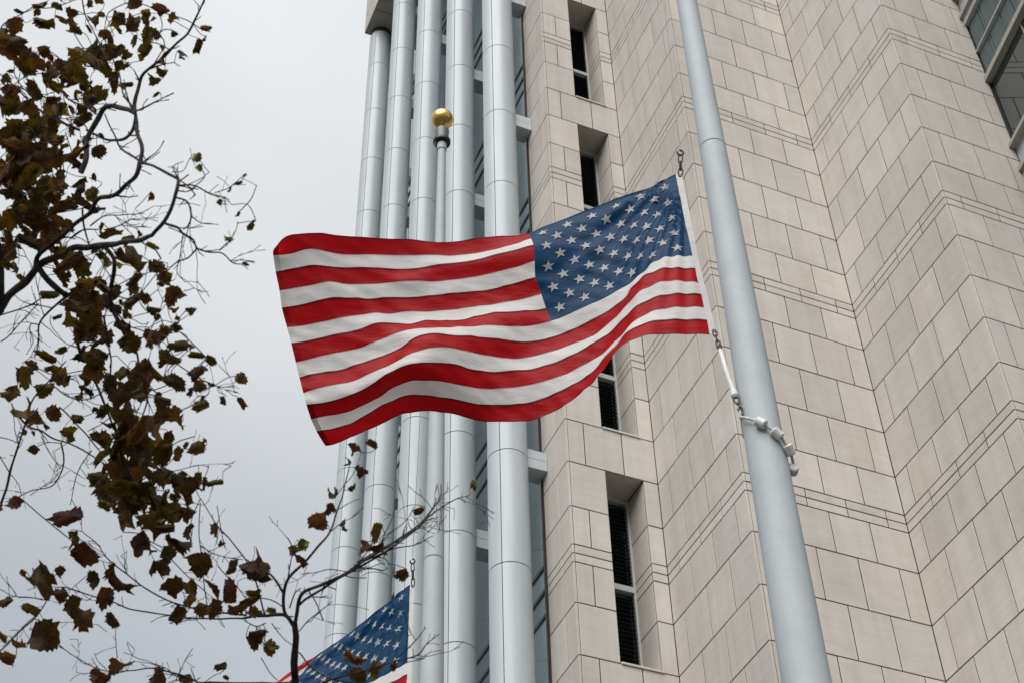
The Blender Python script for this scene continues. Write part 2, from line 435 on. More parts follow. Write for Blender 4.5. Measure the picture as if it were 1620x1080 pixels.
for c, z0, z1 in courses():
    ev = c in (0, 2, 4)
    # faces that look to -Y
    add('y', YC, split(XC + C0, XE + 0.003, XC, not ev), z0, z1, CORE_C)
    add('y', YE, split(XE + C0, 14.36, XE, not ev), z0, z1, CORE_E)
    # faces that look to -X
    add('x', XC, split(YC, YA + 0.003, YC, ev), z0, z1, CORE_C)
    add('x', XE, split(YE, YC + 0.003, YE, ev), z0, z1, CORE_E)
    # the bay with the window slots
    if c == 2:
        add('y', YA, [(XA + C0, 8.552), (8.552, 9.215), (9.215, XC + 0.003)], z0, z1, CORE_A)
    else:
        left = [(XA + C0, 8.885 - 0.0)] if c in (1, 3, 'band') else [(XA + C0, 8.552), (8.552, 8.885)]
        add('y', YA, left, z0, z1, CORE_A)
        add('y', YA, [(9.535, XC + 0.003)], z0, z1, CORE_A2)
        add('x', 9.535, [(YA + C0 + 0.006, 17.20)], z0, z1, CORE_A2)      # window reveal
        add('+x', 8.885, [(YA + C0 + 0.006, 17.20)], z0, z1, CORE_A)
    add('x', XA, [(YA, YA + 0.35), (YA + 0.35, 17.53)] if c in (1, 3, 'band') else [(YA, 17.53)], z0, z1, CORE_A)

def panel_mesh(L, Hh, cache={}):
    "panel of length L and height Hh: front at y=0 looking to -Y, chamfered edge"
    k = (round(L, 3), round(Hh, 3))
    if k in cache: return cache[k]
    c = 0.004
    l, h = L/2 - GAP/2, Hh/2 - GAP/2
    v = [(-l+c, 0, -h+c), (l-c, 0, -h+c), (l-c, 0, h-c), (-l+c, 0, h-c),
         (-l, c, -h), (l, c, -h), (l, c, h), (-l, c, h),
         (-l, T, -h), (l, T, -h), (l, T, h), (-l, T, h)]
    f = [(0,1,2,3)]
    for i in range(4):
        j = (i+1) % 4
        f.append((i, i+4, j+4, j)); f.append((i+4, i+8, j+8, j+4))
    f.append((11, 10, 9, 8))
    me = bpy.data.meshes.new('stone_panel'); me.from_pydata(v, [], f); me.materials.append(STONE); me.update()
    cache[k] = me
    return me
ROTS = {'y': Matrix.Rotation(0, 4, 'Z'), 'x': Matrix.Rotation(-math.pi/2, 4, 'Z'), '+x': Matrix.Rotation(math.pi/2, 4, 'Z'), 'soffit': Matrix.Rotation(math.pi/2, 4, 'X')}
def panel_matrix(p):
    face, a, b, z0, z1, pl, wall = p
    m_, z_ = (a+b)/2, (z0+z1)/2
    pos = Vector((m_, pl, z_)) if face == 'y' else Vector((pl, m_, z_))
    d = random.uniform(0, 0.0025)
    pos += Vector((0, d, 0)) if face == 'y' else Vector((d if face == 'x' else -d, 0, 0))
    tw = Matrix.Rotation(random.gauss(0, 0.0014), 4, 'X') @ Matrix.Rotation(random.gauss(0, 0.0014), 4, 'Z')
    return Matrix.Translation(pos) @ ROTS[face] @ tw
def shown_area(p):
    face, a, b, z0, z1, pl, wall = p
    if face == '+x' or p[4]-p[3] < 0.2: return 0
    q = []
    for s_, z_ in ((a, z0), (b, z0), (b, z1), (a, z1)):
        w = to_px(Vector((s_, pl, z_)) if face == 'y' else Vector((pl, s_, z_)))
        if w is None: return 0
        q.append((min(max(w[0], 0), 1620), min(max(w[1], 0), 1080)))
    return abs(sum(q[i][0]*q[(i+1)%4][1] - q[(i+1)%4][0]*q[i][1] for i in range(4)))/2
order = sorted(range(len(panels)), key=lambda i: -shown_area(panels[i]))
single = set(i for i in order[:298] if shown_area(panels[i]) > 60)
rest = MB()
for i, p in enumerate(panels):
    me = panel_mesh(p[2]-p[1], p[4]-p[3]); M_ = panel_matrix(p)
    if i in single:
        o = bpy.data.objects.new('stone_panel', me); COL.objects.link(o)
        o.parent = p[6]
        o.location = M_.translation - world_loc(p[6]); o.rotation_euler = M_.to_euler()
    else:
        n0 = len(rest.v)
        rest.v += [tuple(M_ @ v.co) for v in me.vertices]
        for f in me.polygons: rest.face([n0 + k for k in f.vertices])
ro = rest.build('stone_facing', STONE, bld, Vector((0,0,0))); ro['kind'] = 'stuff'

# solid pieces between the window slots, with soffit and sill, and the windows
zb = ZB - 4 * F
kk = 0
while zb < TOP - 2:
    zlo, zhi = zb - 0.6*F, zb - 0.4*F           # solid course
    mb = MB(); mb.box((8.885-0.002, YA+REC, zlo+0.034), (9.535+REC+0.002, 17.34, zhi-0.01))
    sp = mb.build('spandrel', JOINT, bld, Vector((0,0,0)))
    mb = MB(); mb.box((8.885+0.006, YA+0.040, zlo+0.004), (9.535-0.006, 17.19, zlo+0.032))
    mb.build('soffit_slab', STONE, sp, Vector((0,0,0)))
    mb = MB(); mb.box((8.885+0.003, YA-0.022, zhi-0.008), (9.535-0.003+0.02, 17.19, zhi+0.024))
    mb.build('window_sill', STONE, sp, Vector((0,0,0)))
    # window standing on this sill
    w0, w1 = zhi + 0.026, zb + 0.4*F + 0.0 - 0.002
    if w1 < TOP:
        x0, x1, y = 8.885+0.003, 9.535-0.003, 17.17
        fr = MB(); t = 0.035
        fr.box((x0, y, w0), (x0+t, y+0.09, w1)); fr.box((x1-t, y, w0), (x1, y+0.09, w1))
        fr.box((x0+t, y+0.002, w0), (x1-t, y+0.09, w0+t)); fr.box((x0+t, y+0.002, w1-0.075), (x1-t, y+0.09, w1))
        fr.box((x0+t, y-0.012, zb-0.03), (x1-t, y+0.09, zb+0.035)); fr.box((x0+t, y+0.004, zb+0.042), (x1-t, y+0.09, zb+0.085))
        win = fr.build('window', FRAME, bld, Vector((0,0,0)))
        gl = MB(); gl.box((x0+t, y+0.10, w0+t), (x1-t, y+0.11, zb-0.03)); gl.build('pane', DARKGLASS, win, Vector((0,0,0)))
        gl = MB(); gl.box((x0+t, y+0.10, zb+0.085), (x1-t, y+0.11, w1-0.075)); gl.build('pane', DARKGLASS, win, Vector((0,0,0)))
        for a, b_ in ((w0+t, zb-0.03), (zb+0.085, w1-0.075)):
            lv = MB(); z = a + 0.02
            while z < b_ - 0.05:
                lv.obox(Vector((x0+t+0.002, y+0.022, z)), Vector((x1-x0-2*t-0.004, 0, 0)), Vector((0, 0.062, 0.045)), Vector((0, -0.003, 0.004)))
                z += 0.078
            lo = lv.build('louvre_slats', LOUVRE, win, Vector((0,0,0))); lo['kind'] = 'stuff'
    zb += F; kk += 1

# ---- glazed side with columns
YG0, YG1, XG = 17.56, 26.25, 8.33
ZS = 40.33 + 1.6            # underside of the stone storey above the columns
cw = MB(); cw.box((XG+0.05, YG0, 0), (XG+0.2, YG1, ZS+0.05)); cwo = cw.build('curtain_wall', MULLION, bld, Vector((0,0,0)))
ml = MB()
ys = [YG0] + [17.75 + 2.2*k for k in range(4)] + [17.75+1.1+2.2*k for k in range(4)] + [YG1]
ys = sorted(ys)
for yy in ys[1:-1]: ml.box((XG-0.035, yy-0.022, 0), (XG+0.05, yy+0.022, ZS))
zs = []
z = ZB - 5*F
while z < ZS + F:
    zs += [z - 0.31 , z + 0.13, z + 0.58]
    z += F
zs = [z for z in zs if 0.2 < z < ZS - 0.1]
for z in zs: ml.box((XG-0.030, YG0, z-0.03), (XG+0.05, YG1, z+0.03))
ml.build('mullion_grid', MULLION, cwo, Vector((0,0,0)))
zz = [0.0] + zs + [ZS]
meshes = {}
for j in range(len(ys)-1):
    for i in range(len(zz)-1):
        a, b_, c, d = ys[j]+0.003, ys[j+1]-0.003, zz[i]+0.003, zz[i+1]-0.003
        key = (round(b_-a, 3), round(d-c, 3))
        if key not in meshes:
            mb = MB(); mb.box((-0.006, -(b_-a)/2, -(d-c)/2), (0.006, (b_-a)/2, (d-c)/2)); meshes[key] = mb.mesh('pane')
        o = link('pane', meshes[key], BLUEGLASS, cwo, Vector((XG, (a+b_)/2, (c+d)/2)))
        o.rotation_euler = (0, random.gauss(0, 0.002), random.gauss(0, 0.003))

CX, CRAD, CP = 7.60, 0.320, F/2
RING0 = 0.878*18.74 + 1.6     # height of one joint ring
SEAM_A = math.radians(225)    # where the upright joint sits, seen from the plaza
half = {}
def clad(h, key):
    if (round(h,3), key) in half: return half[(round(h,3), key)]
    g_ = 0.0065
    a0 = SEAM_A + (0 if key == 0 else math.pi)
    mb = MB(); da = g_/CRAD
    r = CRAD
    mb.lathe([(r-0.02, g_), (r-0.003, g_), (r, g_+0.003), (r, h-g_-0.003), (r-0.003, h-g_), (r-0.02, h-g_)], (0,0), 24, a0+da, a0+math.pi-da)
    # close the upright edges
    for a in (a0+da, a0+math.pi-da):
        n0 = len(mb.v)
        for rr, z_ in ((r, g_), (r-0.02, g_), (r-0.02, h-g_), (r, h-g_)): mb.v.append((rr*math.cos(a), rr*math.sin(a), z_))
        mb.face([n0, n0+1, n0+2, n0+3])
    me = mb.mesh('cladding_panel')
    for p_ in me.polygons:
        if abs(p_.normal.z) > 0.5: p_.use_smooth = False
    half[(round(h,3), key)] = me
    return me
for k in range(5):
    cy = 17.46 + 2.185*k
    mb = MB(); mb.lathe([(CRAD-0.017, 0), (CRAD-0.017, ZS)], (CX, cy), 40)
    co = mb.build('column', SEAM, bld, Vector((0,0,0)))
    top = ZS - 0.24
    z = RING0 - CP*int(RING0/CP)
    edges = [0.0]
    while z < top - 0.3:
        if z > 0.05: edges.append(z)
        z += CP
    edges.append(top)
    for a, b_ in zip(edges[:-1], edges[1:]):
        for key in (0, 1):
            link('cladding_panel', clad(b_-a, key), WHITE, co, Vector((CX, cy, a)))
    mb = MB(); mb.lathe([(CRAD-0.07, top-0.01), (CRAD-0.07, ZS)], (CX, cy), 32); mb.build('neck', FRAME, co, Vector((0,0,0)))
    # brackets tying the column to the glazing
    z = 16.35 + 1.6 - 3*F
    while z < ZS - 0.5:
        mb = MB()
        mb.box((CX+0.20, cy-0.125, z), (XA-0.006 if k == 0 else XG-0.05, cy+0.225, z+0.19))
        mb.box((CX+0.20, cy-0.123, z+0.200), (XA-0.006 if k == 0 else XG-0.05, cy+0.223, z+0.375))
        mb.box((CX+0.20, cy-0.10, z+0.188), (XA-0.010 if k == 0 else XG-0.06, cy+0.20, z+0.202))
        mb.build('bracket', WHITE, bld, Vector((0,0,0)))
        z += F
# stone storey resting on the columns
mb = MB(); mb.box((7.12+REC, 17.60, ZS+REC), (8.56, 26.35-REC, TOP)); up = mb.build('upper_storey', JOINT, bld, Vector((0,0,0)))
pm = MB()
def put(L, Hh, Mx):
    me = panel_mesh(L, Hh); n0 = len(pm.v)
    pm.v += [tuple(Mx @ v.co) for v in me.vertices]
    for f in me.polygons: pm.face([n0 + q for q in f.vertices])
y = 26.35
row = 0
while y > 18:
    for i in range(5):
        put(0.93, 0.88, Matrix.Translation((7.12, y-0.465, ZS+0.44+0.88*i)) @ ROTS['x'])
    for i in range(2):
        put(0.72, 0.93, Matrix.Translation((7.12+0.36+0.72*i, y-0.465, ZS)) @ Matrix.Rotation(math.pi/2, 4, 'X'))
    y -= 0.93
pm.build('stone_facing', STONE, up, Vector((0,0,0)))['kind'] = 'stuff'

# ---- glazed bay at the right
B0 = Vector((14.365, YE-0.002, 0)); BD = Vector((-0.205, -1, 0)).normalized(); BN = Vector((-BD.y, BD.x, 0)) * -1
if BN.x > 0: BN = -BN        # outward, towards the plaza (-X)
BL = 6.0
mb = MB(); mb.obox(B0 - BN*0.35 - BD*0.3, BD*(BL+0.3), BN*0.30, Vector((0,0,TOP)))
bay = mb.build('glazed_bay', MULLION, bld, Vector((0,0,0)))
def bay_box(name, mat, s0, s1, z0, z1, n0, n1, mesh=None):
    m2 = mesh or MB()
    m2.obox(B0 + BD*s0 + BN*n0 + Vector((0,0,z0)), BD*(s1-s0), BN*(n1-n0), Vector((0,0,z1-z0)))
    if mesh is None: return m2.build(name, mat, bay, Vector((0,0,0)))
z = 20.15 + 1.6 - 4*F
while z < TOP - 1:
    bay_box('spandrel_panel', WHITE, 0.004, BL, z+0.03, z+0.55, -0.05, 0.005)
    bay_box('ledge', GREYTRIM, -0.002, BL, z-0.07, z+0.03, -0.05, 0.12)
    bay_box('ledge', GREYTRIM, -0.002, BL, z+0.55, z+0.63, -0.05, 0.13)
    bay_box('transom', GREYTRIM, 0.0, BL, z+2.42, z+2.54, -0.05, 0.09)
    bay_box('glazing_bar', FRAME, 0.0, BL, z+3.30, z+3.335, -0.03, 0.045)
    bay_box('head_rail', FRAME, 0.001, BL, z+4.16, z+4.328, -0.05, 0.06)
    for s in (0.0, 1.25, 2.5, 3.75, 5.0):
        s1 = s + 1.25
        bay_box('pane', DARKGLASS, s+0.012, s1-0.012, z+0.632, z+2.418, -0.04, -0.03)
        bay_box('pane', DARKGLASS, s+0.012, s1-0.012, z+2.542, z+4.158, -0.04, -0.03)
        sl = MB(); q = z + 2.57
        while q < z + 4.14:
            for (u0, u1) in ((0.015, 0.36), (0.40, 0.44), (0.48, 0.86), (0.90, 1.235)):
                if abs(q - (z+3.317)) > 0.035: bay_box('', None, s+u0, s+u1, q, q+0.020, -0.0295, -0.018, sl)
            q += 0.036
        so = sl.build('blind_slats', FRIT, bay, Vector((0,0,0))); so['kind'] = 'stuff'
        bay_box('mullion', GREYTRIM, s1-0.011, s1+0.011, z+0.632, z+2.418, -0.045, -0.01)
    z += F

# ------------------------------------------------------------------ flagpoles
D1, D2 = 8.2, 13.4
def polar(azd, d): return Vector((math.sin(math.radians(azd))*d, math.cos(math.radians(azd))*d, 0))
P1, P2 = polar(35.66, D1), polar(20.12, D2)
def pole_r(z):
    return D1 * max(0.0068, 0.0175 - 0.0074 * ((z - 1.6)/D1 - 0.65))
PJ = 1.2453*D1 + 1.6
def flagpole(loc, label, grp):
    root = empty('flagpole', loc, label, 'flagpole', grp)
    x, y = loc.x, loc.y
    ZC = 1.331*D2 + 1.6; PT = ZC - 0.48
    def shaft(z0, z1, dr, name='shaft'):
        mb = MB(); n = max(2, int((z1-z0)/1.5))
        mb.lathe([(pole_r(z0)+dr-0.006, z0)] + [(pole_r(z0+(z1-z0)*i/n)+dr, z0+0.003+(z1-z0-0.006)*i/n) for i in range(n+1)] + [(pole_r(z1)+dr-0.006, z1)], (0,0), 56)
        mb.build(name, POLE, root, loc)
    shaft(0.0, PJ-0.004, 0.0); shaft(PJ+0.004, PT-0.058, -0.0015)
    mb = MB(); mb.lathe([(pole_r(PJ)-0.007, PJ-0.01), (pole_r(PJ)-0.007, PJ+0.01)], (0,0), 48); mb.build('joint', SEAM, root, loc)
    mb = MB(); mb.lathe([(0.30, 0.002), (0.30, 0.02), (0.24, 0.06), (0.19, 0.12), (pole_r(0)+0.004, 0.16)], (0,0), 40); mb.build('base_collar', POLE, root, loc)
    # sleeve, truck and ball
    mb = MB(); mb.lathe([(0.060, PT-0.22), (0.066, PT-0.215), (0.066, PT-0.09), (0.060, PT-0.085)], (0,0), 32); mb.build('sleeve', POLE, root, loc)
    mb = MB(); mb.lathe([(0.05, PT-0.062), (0.108, PT-0.062), (0.118, PT-0.052), (0.118, PT-0.008), (0.110, PT), (0.05, PT)], (0,0), 40); mb.build('truck', DARKMETAL, root, loc)
    mb = MB(); mb.lathe([(0.05, PT+0.001), (0.086, PT+0.001), (0.097, PT+0.215), (0.087, PT+0.225), (0.035, PT+0.23), (0.035, PT+0.345)], (0,0), 36); mb.build('spindle', GREYMETAL, root, loc)
    mb = MB(); R = 0.154; zc = ZC; n = 24
    mb.lathe([(max(0.0005, R*math.sin(math.pi*i/n)), zc - R*math.cos(math.pi*i/n)) for i in range(n+1)], (0,0), 40); b = mb.build('ball', GOLD, root, loc)
    pul = MB(); pul.torus(loc + Vector((0.06, 0.13, PT-0.10)), Vector((1,0,0)), Vector((0,0,1)), 0.035, 0.014)
    pul.box((loc.x+0.05, loc.y+0.06, PT-0.12), (loc.x+0.07, loc.y+0.125, PT-0.08)); pul.build('pulley', DARKMETAL, root, Vector((0,0,0)))
    return root, PT
for o_ in (): pass
pole1, PT = flagpole(P1, 'thick brushed aluminium flagpole nearest the camera, crossing the stone wall', 'flagpoles in front of the tower')
pole2, _ = flagpole(P2, 'distant flagpole topped by a gold ball, in front of the white columns', 'flagpoles in front of the tower')

# ------------------------------------------------------------------ flags
FLAG_GRID = [[(4.512,6.847,11.575),(4.424,6.933,11.543),(4.334,7.018,11.515),(4.237,7.096,11.488),(4.139,7.171,11.456),(4.040,7.245,11.421),(3.940,7.317,11.385),(3.839,7.387,11.347),(3.737,7.456,11.308),(3.635,7.523,11.269),(3.532,7.590,11.228),(3.404,7.644,11.201),(3.272,7.688,11.180),(3.143,7.741,11.155),(3.018,7.797,11.129),(2.886,7.839,11.105),(2.746,7.857,11.088),(2.607,7.875,11.064),(2.470,7.898,11.036),(2.333,7.916,11.009),(2.196,7.930,10.980),(2.059,7.941,10.950),(1.922,7.945,10.924),(1.791,7.964,10.877),(1.664,7.981,10.811),(1.592,8.025,10.692)],
[(4.516,6.844,11.425),(4.426,6.926,11.401),(4.334,7.007,11.376),(4.240,7.086,11.349),(4.148,7.164,11.317),(4.052,7.237,11.282),(3.951,7.304,11.246),(3.848,7.367,11.210),(3.742,7.425,11.173),(3.634,7.480,11.137),(3.526,7.533,11.103),(3.416,7.610,11.068),(3.303,7.683,11.039),(3.180,7.743,11.016),(3.054,7.795,10.994),(2.924,7.839,10.974),(2.791,7.876,10.955),(2.658,7.908,10.934),(2.523,7.935,10.911),(2.389,7.959,10.886),(2.256,7.984,10.858),(2.123,8.007,10.826),(1.987,8.007,10.803),(1.853,8.014,10.777),(1.739,8.070,10.739),(1.619,8.125,10.729)],
[(4.520,6.842,11.278),(4.426,6.917,11.260),(4.332,6.994,11.238),(4.243,7.075,11.210),(4.158,7.156,11.177),(4.065,7.230,11.143),(3.964,7.295,11.108),(3.860,7.354,11.072),(3.751,7.405,11.036),(3.640,7.451,11.002),(3.527,7.494,10.973),(3.412,7.563,10.942),(3.297,7.632,10.916),(3.179,7.698,10.892),(3.058,7.758,10.868),(2.936,7.815,10.846),(2.814,7.872,10.825),(2.696,7.934,10.800),(2.565,7.968,10.780),(2.429,7.984,10.759),(2.294,8.003,10.732),(2.162,8.027,10.703),(2.030,8.045,10.680),(1.899,8.065,10.657),(1.781,8.118,10.630),(1.667,8.184,10.615)],
[(4.524,6.839,11.134),(4.426,6.907,11.119),(4.330,6.981,11.099),(4.245,7.065,11.071),(4.167,7.151,11.037),(4.079,7.230,11.003),(3.981,7.301,10.969),(3.879,7.364,10.933),(3.771,7.422,10.897),(3.660,7.475,10.863),(3.547,7.527,10.834),(3.439,7.600,10.802),(3.323,7.665,10.778),(3.206,7.728,10.755),(3.088,7.789,10.733),(2.969,7.847,10.711),(2.846,7.898,10.689),(2.715,7.927,10.673),(2.588,7.964,10.652),(2.461,8.002,10.629),(2.334,8.036,10.601),(2.204,8.059,10.574),(2.073,8.072,10.556),(1.955,8.120,10.526),(1.838,8.174,10.502),(1.723,8.231,10.482)],
[(4.528,6.837,10.992),(4.425,6.896,10.979),(4.326,6.966,10.960),(4.246,7.054,10.931),(4.176,7.146,10.897),(4.092,7.232,10.864),(3.998,7.309,10.831),(3.898,7.381,10.796),(3.793,7.449,10.761),(3.683,7.513,10.728),(3.570,7.577,10.696),(3.457,7.643,10.668),(3.345,7.710,10.643),(3.230,7.773,10.621),(3.109,7.824,10.600),(2.986,7.871,10.580),(2.864,7.920,10.559),(2.740,7.963,10.540),(2.614,7.997,10.520),(2.487,8.030,10.498),(2.364,8.065,10.470),(2.234,8.085,10.445),(2.107,8.110,10.425),(1.995,8.167,10.395),(1.884,8.227,10.369),(1.769,8.278,10.347)],
[(4.532,6.834,10.851),(4.423,6.885,10.839),(4.322,6.950,10.822),(4.247,7.040,10.792),(4.185,7.138,10.757),(4.109,7.228,10.725),(4.020,7.309,10.694),(3.927,7.386,10.661),(3.828,7.459,10.628),(3.726,7.528,10.595),(3.621,7.596,10.563),(3.511,7.664,10.534),(3.394,7.722,10.510),(3.274,7.777,10.490),(3.155,7.831,10.469),(3.036,7.886,10.447),(2.916,7.936,10.427),(2.790,7.975,10.411),(2.663,8.007,10.393),(2.543,8.053,10.366),(2.415,8.080,10.343),(2.292,8.113,10.316),(2.177,8.166,10.288),(2.066,8.224,10.261),(1.951,8.278,10.237),(1.835,8.327,10.213)],
[(4.535,6.831,10.714),(4.420,6.872,10.701),(4.317,6.932,10.684),(4.246,7.025,10.653),(4.193,7.128,10.618),(4.123,7.223,10.586),(4.040,7.307,10.556),(3.952,7.388,10.523),(3.860,7.466,10.491),(3.764,7.539,10.459),(3.665,7.610,10.424),(3.542,7.660,10.399),(3.418,7.705,10.377),(3.293,7.748,10.360),(3.175,7.804,10.338),(3.059,7.863,10.314),(2.936,7.907,10.298),(2.809,7.943,10.285),(2.694,7.998,10.257),(2.565,8.022,10.241),(2.441,8.053,10.218),(2.340,8.124,10.182),(2.228,8.186,10.157),(2.118,8.247,10.131),(2.005,8.306,10.105),(1.889,8.356,10.081)],
[(4.539,6.829,10.578),(4.417,6.858,10.564),(4.311,6.913,10.546),(4.244,7.007,10.514),(4.198,7.113,10.477),(4.134,7.211,10.447),(4.055,7.298,10.417),(3.971,7.380,10.386),(3.883,7.457,10.356),(3.791,7.530,10.325),(3.698,7.600,10.290),(3.582,7.660,10.263),(3.457,7.704,10.239),(3.326,7.734,10.224),(3.197,7.767,10.209),(3.070,7.803,10.194),(2.944,7.842,10.180),(2.821,7.885,10.164),(2.701,7.933,10.143),(2.588,7.992,10.114),(2.487,8.067,10.081),(2.391,8.148,10.046),(2.279,8.207,10.021),(2.168,8.269,9.995),(2.058,8.333,9.970),(1.946,8.392,9.945)],
[(4.547,6.824,10.433),(4.423,6.852,10.422),(4.307,6.894,10.408),(4.215,6.969,10.385),(4.156,7.071,10.354),(4.125,7.183,10.311),(4.076,7.291,10.275),(3.998,7.381,10.246),(3.913,7.464,10.216),(3.828,7.547,10.183),(3.731,7.616,10.152),(3.615,7.677,10.124),(3.488,7.720,10.101),(3.352,7.738,10.087),(3.215,7.752,10.075),(3.082,7.773,10.063),(2.950,7.797,10.054),(2.822,7.828,10.043),(2.714,7.897,10.017),(2.633,7.995,9.978),(2.536,8.077,9.945),(2.430,8.147,9.913),(2.326,8.221,9.881),(2.217,8.287,9.854),(2.100,8.340,9.835),(1.991,8.407,9.810)],
[(4.554,6.820,10.285),(4.430,6.845,10.281),(4.310,6.882,10.269),(4.213,6.950,10.246),(4.143,7.047,10.216),(4.104,7.158,10.176),(4.058,7.269,10.139),(4.002,7.374,10.103),(3.929,7.469,10.071),(3.837,7.547,10.043),(3.738,7.616,10.014),(3.627,7.683,9.987),(3.510,7.740,9.963),(3.382,7.774,9.946),(3.246,7.786,9.934),(3.109,7.788,9.927),(2.975,7.795,9.921),(2.849,7.826,9.908),(2.739,7.889,9.883),(2.640,7.967,9.851),(2.550,8.052,9.813),(2.452,8.129,9.776),(2.352,8.204,9.744),(2.246,8.273,9.719),(2.136,8.338,9.699),(2.031,8.410,9.678)],
[(4.562,6.814,10.151),(4.442,6.844,10.140),(4.325,6.881,10.127),(4.223,6.941,10.105),(4.141,7.023,10.079),(4.088,7.125,10.044),(4.042,7.232,10.007),(3.987,7.335,9.972),(3.921,7.432,9.939),(3.840,7.516,9.909),(3.749,7.591,9.880),(3.643,7.664,9.853),(3.528,7.724,9.831),(3.408,7.776,9.815),(3.283,7.818,9.799),(3.151,7.836,9.790),(3.015,7.832,9.791),(2.884,7.850,9.779),(2.758,7.881,9.762),(2.642,7.933,9.737),(2.550,8.014,9.698),(2.472,8.107,9.653),(2.383,8.197,9.620),(2.285,8.279,9.595),(2.178,8.351,9.576),(2.063,8.408,9.567)],
[(4.566,6.811,10.018),(4.443,6.841,10.001),(4.324,6.878,9.986),(4.217,6.934,9.966),(4.134,7.017,9.937),(4.075,7.117,9.902),(4.032,7.226,9.862),(3.989,7.336,9.823),(3.922,7.436,9.792),(3.842,7.525,9.765),(3.753,7.605,9.738),(3.651,7.677,9.715),(3.542,7.741,9.695),(3.428,7.799,9.681),(3.311,7.849,9.670),(3.186,7.878,9.664),(3.058,7.894,9.667),(2.933,7.918,9.678),(2.815,7.965,9.691),(2.705,8.030,9.694),(2.611,8.114,9.671),(2.529,8.206,9.634),(2.443,8.295,9.598),(2.348,8.376,9.571),(2.242,8.448,9.560),(2.131,8.511,9.549)],
[(4.573,6.806,9.876),(4.447,6.837,9.861),(4.323,6.869,9.847),(4.205,6.912,9.831),(4.106,6.981,9.809),(4.034,7.077,9.777),(3.990,7.187,9.736),(3.955,7.302,9.693),(3.910,7.415,9.653),(3.845,7.520,9.623),(3.764,7.613,9.597),(3.674,7.699,9.576),(3.577,7.777,9.556),(3.467,7.835,9.549),(3.349,7.879,9.548),(3.232,7.924,9.550),(3.116,7.964,9.578),(3.003,8.012,9.618),(2.891,8.072,9.651),(2.782,8.142,9.677),(2.681,8.225,9.679),(2.593,8.317,9.656),(2.509,8.405,9.618),(2.421,8.487,9.578),(2.319,8.559,9.552),(2.213,8.625,9.533)],
[(4.575,6.805,9.729),(4.453,6.843,9.719),(4.329,6.877,9.705),(4.205,6.911,9.690),(4.092,6.963,9.671),(4.007,7.048,9.642),(3.956,7.156,9.603),(3.928,7.272,9.557),(3.891,7.389,9.516),(3.835,7.502,9.485),(3.775,7.614,9.455),(3.700,7.712,9.438),(3.616,7.800,9.421),(3.511,7.862,9.420),(3.404,7.920,9.433),(3.301,7.989,9.463),(3.197,8.051,9.516),(3.092,8.109,9.570),(2.985,8.173,9.608),(2.879,8.244,9.635),(2.778,8.326,9.647),(2.691,8.419,9.631),(2.604,8.508,9.606),(2.513,8.590,9.577),(2.417,8.661,9.543),(2.315,8.725,9.514)],
]

def cr(a, b, c, d, t):
    return (b*2 + (c-a)*t + (a*2 - b*5 + c*4 - d)*t*t + (b*3 - a - c*3 + d)*t*t*t) * 0.5
class Cloth:
    "smooth surface through a grid of points, rows = stripe borders from the top, columns = from the hoist"
    def __init__(s, grid, seed):
        s.g = [[Vector(p) for p in r] for r in grid]; s.ny = len(grid)-1; s.nx = len(grid[0])-1; s.seed = seed
    def row(s, i, x):
        r = s.g[i]; j = min(max(int(math.floor(x)), 0), s.nx-1); t = x - j
        a = r[j-1] if j > 0 else r[0]*2 - r[1]
        d = r[j+2] if j+2 <= s.nx else r[s.nx]*2 - r[s.nx-1]
        return cr(a, r[j], r[j+1], d, t)
    def base(s, x, y):
        i = min(max(int(math.floor(y)), 0), s.ny-1); t = y - i
        b, c = s.row(i, x), s.row(i+1, x)
        a = s.row(i-1, x) if i > 0 else b*2 - c
        d = s.row(i+2, x) if i+2 <= s.ny else c*2 - b
        return cr(a, b, c, d, t)
    def nrm(s, x, y):
        e = 0.03
        n = (s.base(x+e, y) - s.base(x-e, y)).cross(s.base(x, y+e) - s.base(x, y-e))
        n.normalize()
        return n if n.dot(EYE - s.base(x, y)) > 0 else -n
    def pos(s, x, y, off=0.0):
        p = s.base(x, y); n = s.nrm(x, y)
        fx = x / s.nx; fy = y / s.ny
        # tension creases fanning from the upper hoist corner, fading along the fly
        ang = math.atan2(fy*0.55 + 0.02, fx*1.7 + 0.03)
        rr = math.hypot(fx*1.7, fy*0.55)
        w = 0.011 * math.sin(ang*40 + 1.5*noise.noise(Vector((rr*3, ang*4, s.seed)))) * max(0.0, 1 - rr/0.85) * min(1, rr/0.12)
        if fx < 0.43:
            w += 0.024 * math.exp(-((y-0.95)/0.5)**2) * math.sin(math.pi*fx/0.43) - 0.016 * math.exp(-((y-2.1)/0.7)**2) * math.sin(math.pi*fx/0.43)
        # slack creases over the fly
        w += 0.014 * noise.noise(Vector((fx*9 + fy*3.0, fy*5 - fx*2.0, s.seed+3))) * min(1, fx*4)
        w += 0.008 * noise.noise(Vector((fx*26 + fy*16, fy*9 - fx*4, s.seed+9))) * min(1, fx*4)
        q = noise.noise(Vector((fx*13 + fy*7, fy*3.2 - fx*5.0, s.seed+21)))
        w += 0.022 * max(0.0, 0.35 - abs(q)) * min(1, fx*3)
        # fine slanting pull lines
        w += 0.0022 * math.sin((fx*60 + fy*26) + 5*noise.noise(Vector((fx*5, fy*4, s.seed+5)))) * max(0, noise.noise(Vector((fx*3, fy*3, s.seed+7)))) * 2
        return p + n*(w + off)
def sheet(cl, x0, x1, y0, y1, nx, ny, off=0.0):
    mb = MB()
    for j in range(ny+1):
        for i in range(nx+1):
            mb.v.append(tuple(cl.pos(x0 + (x1-x0)*i/nx, y0 + (y1-y0)*j/ny, off)))
    for j in range(ny):
        for i in range(nx):
            a = j*(nx+1)+i
            mb.face([a, a+1, a+nx+2, a+nx+1], True)
    return mb
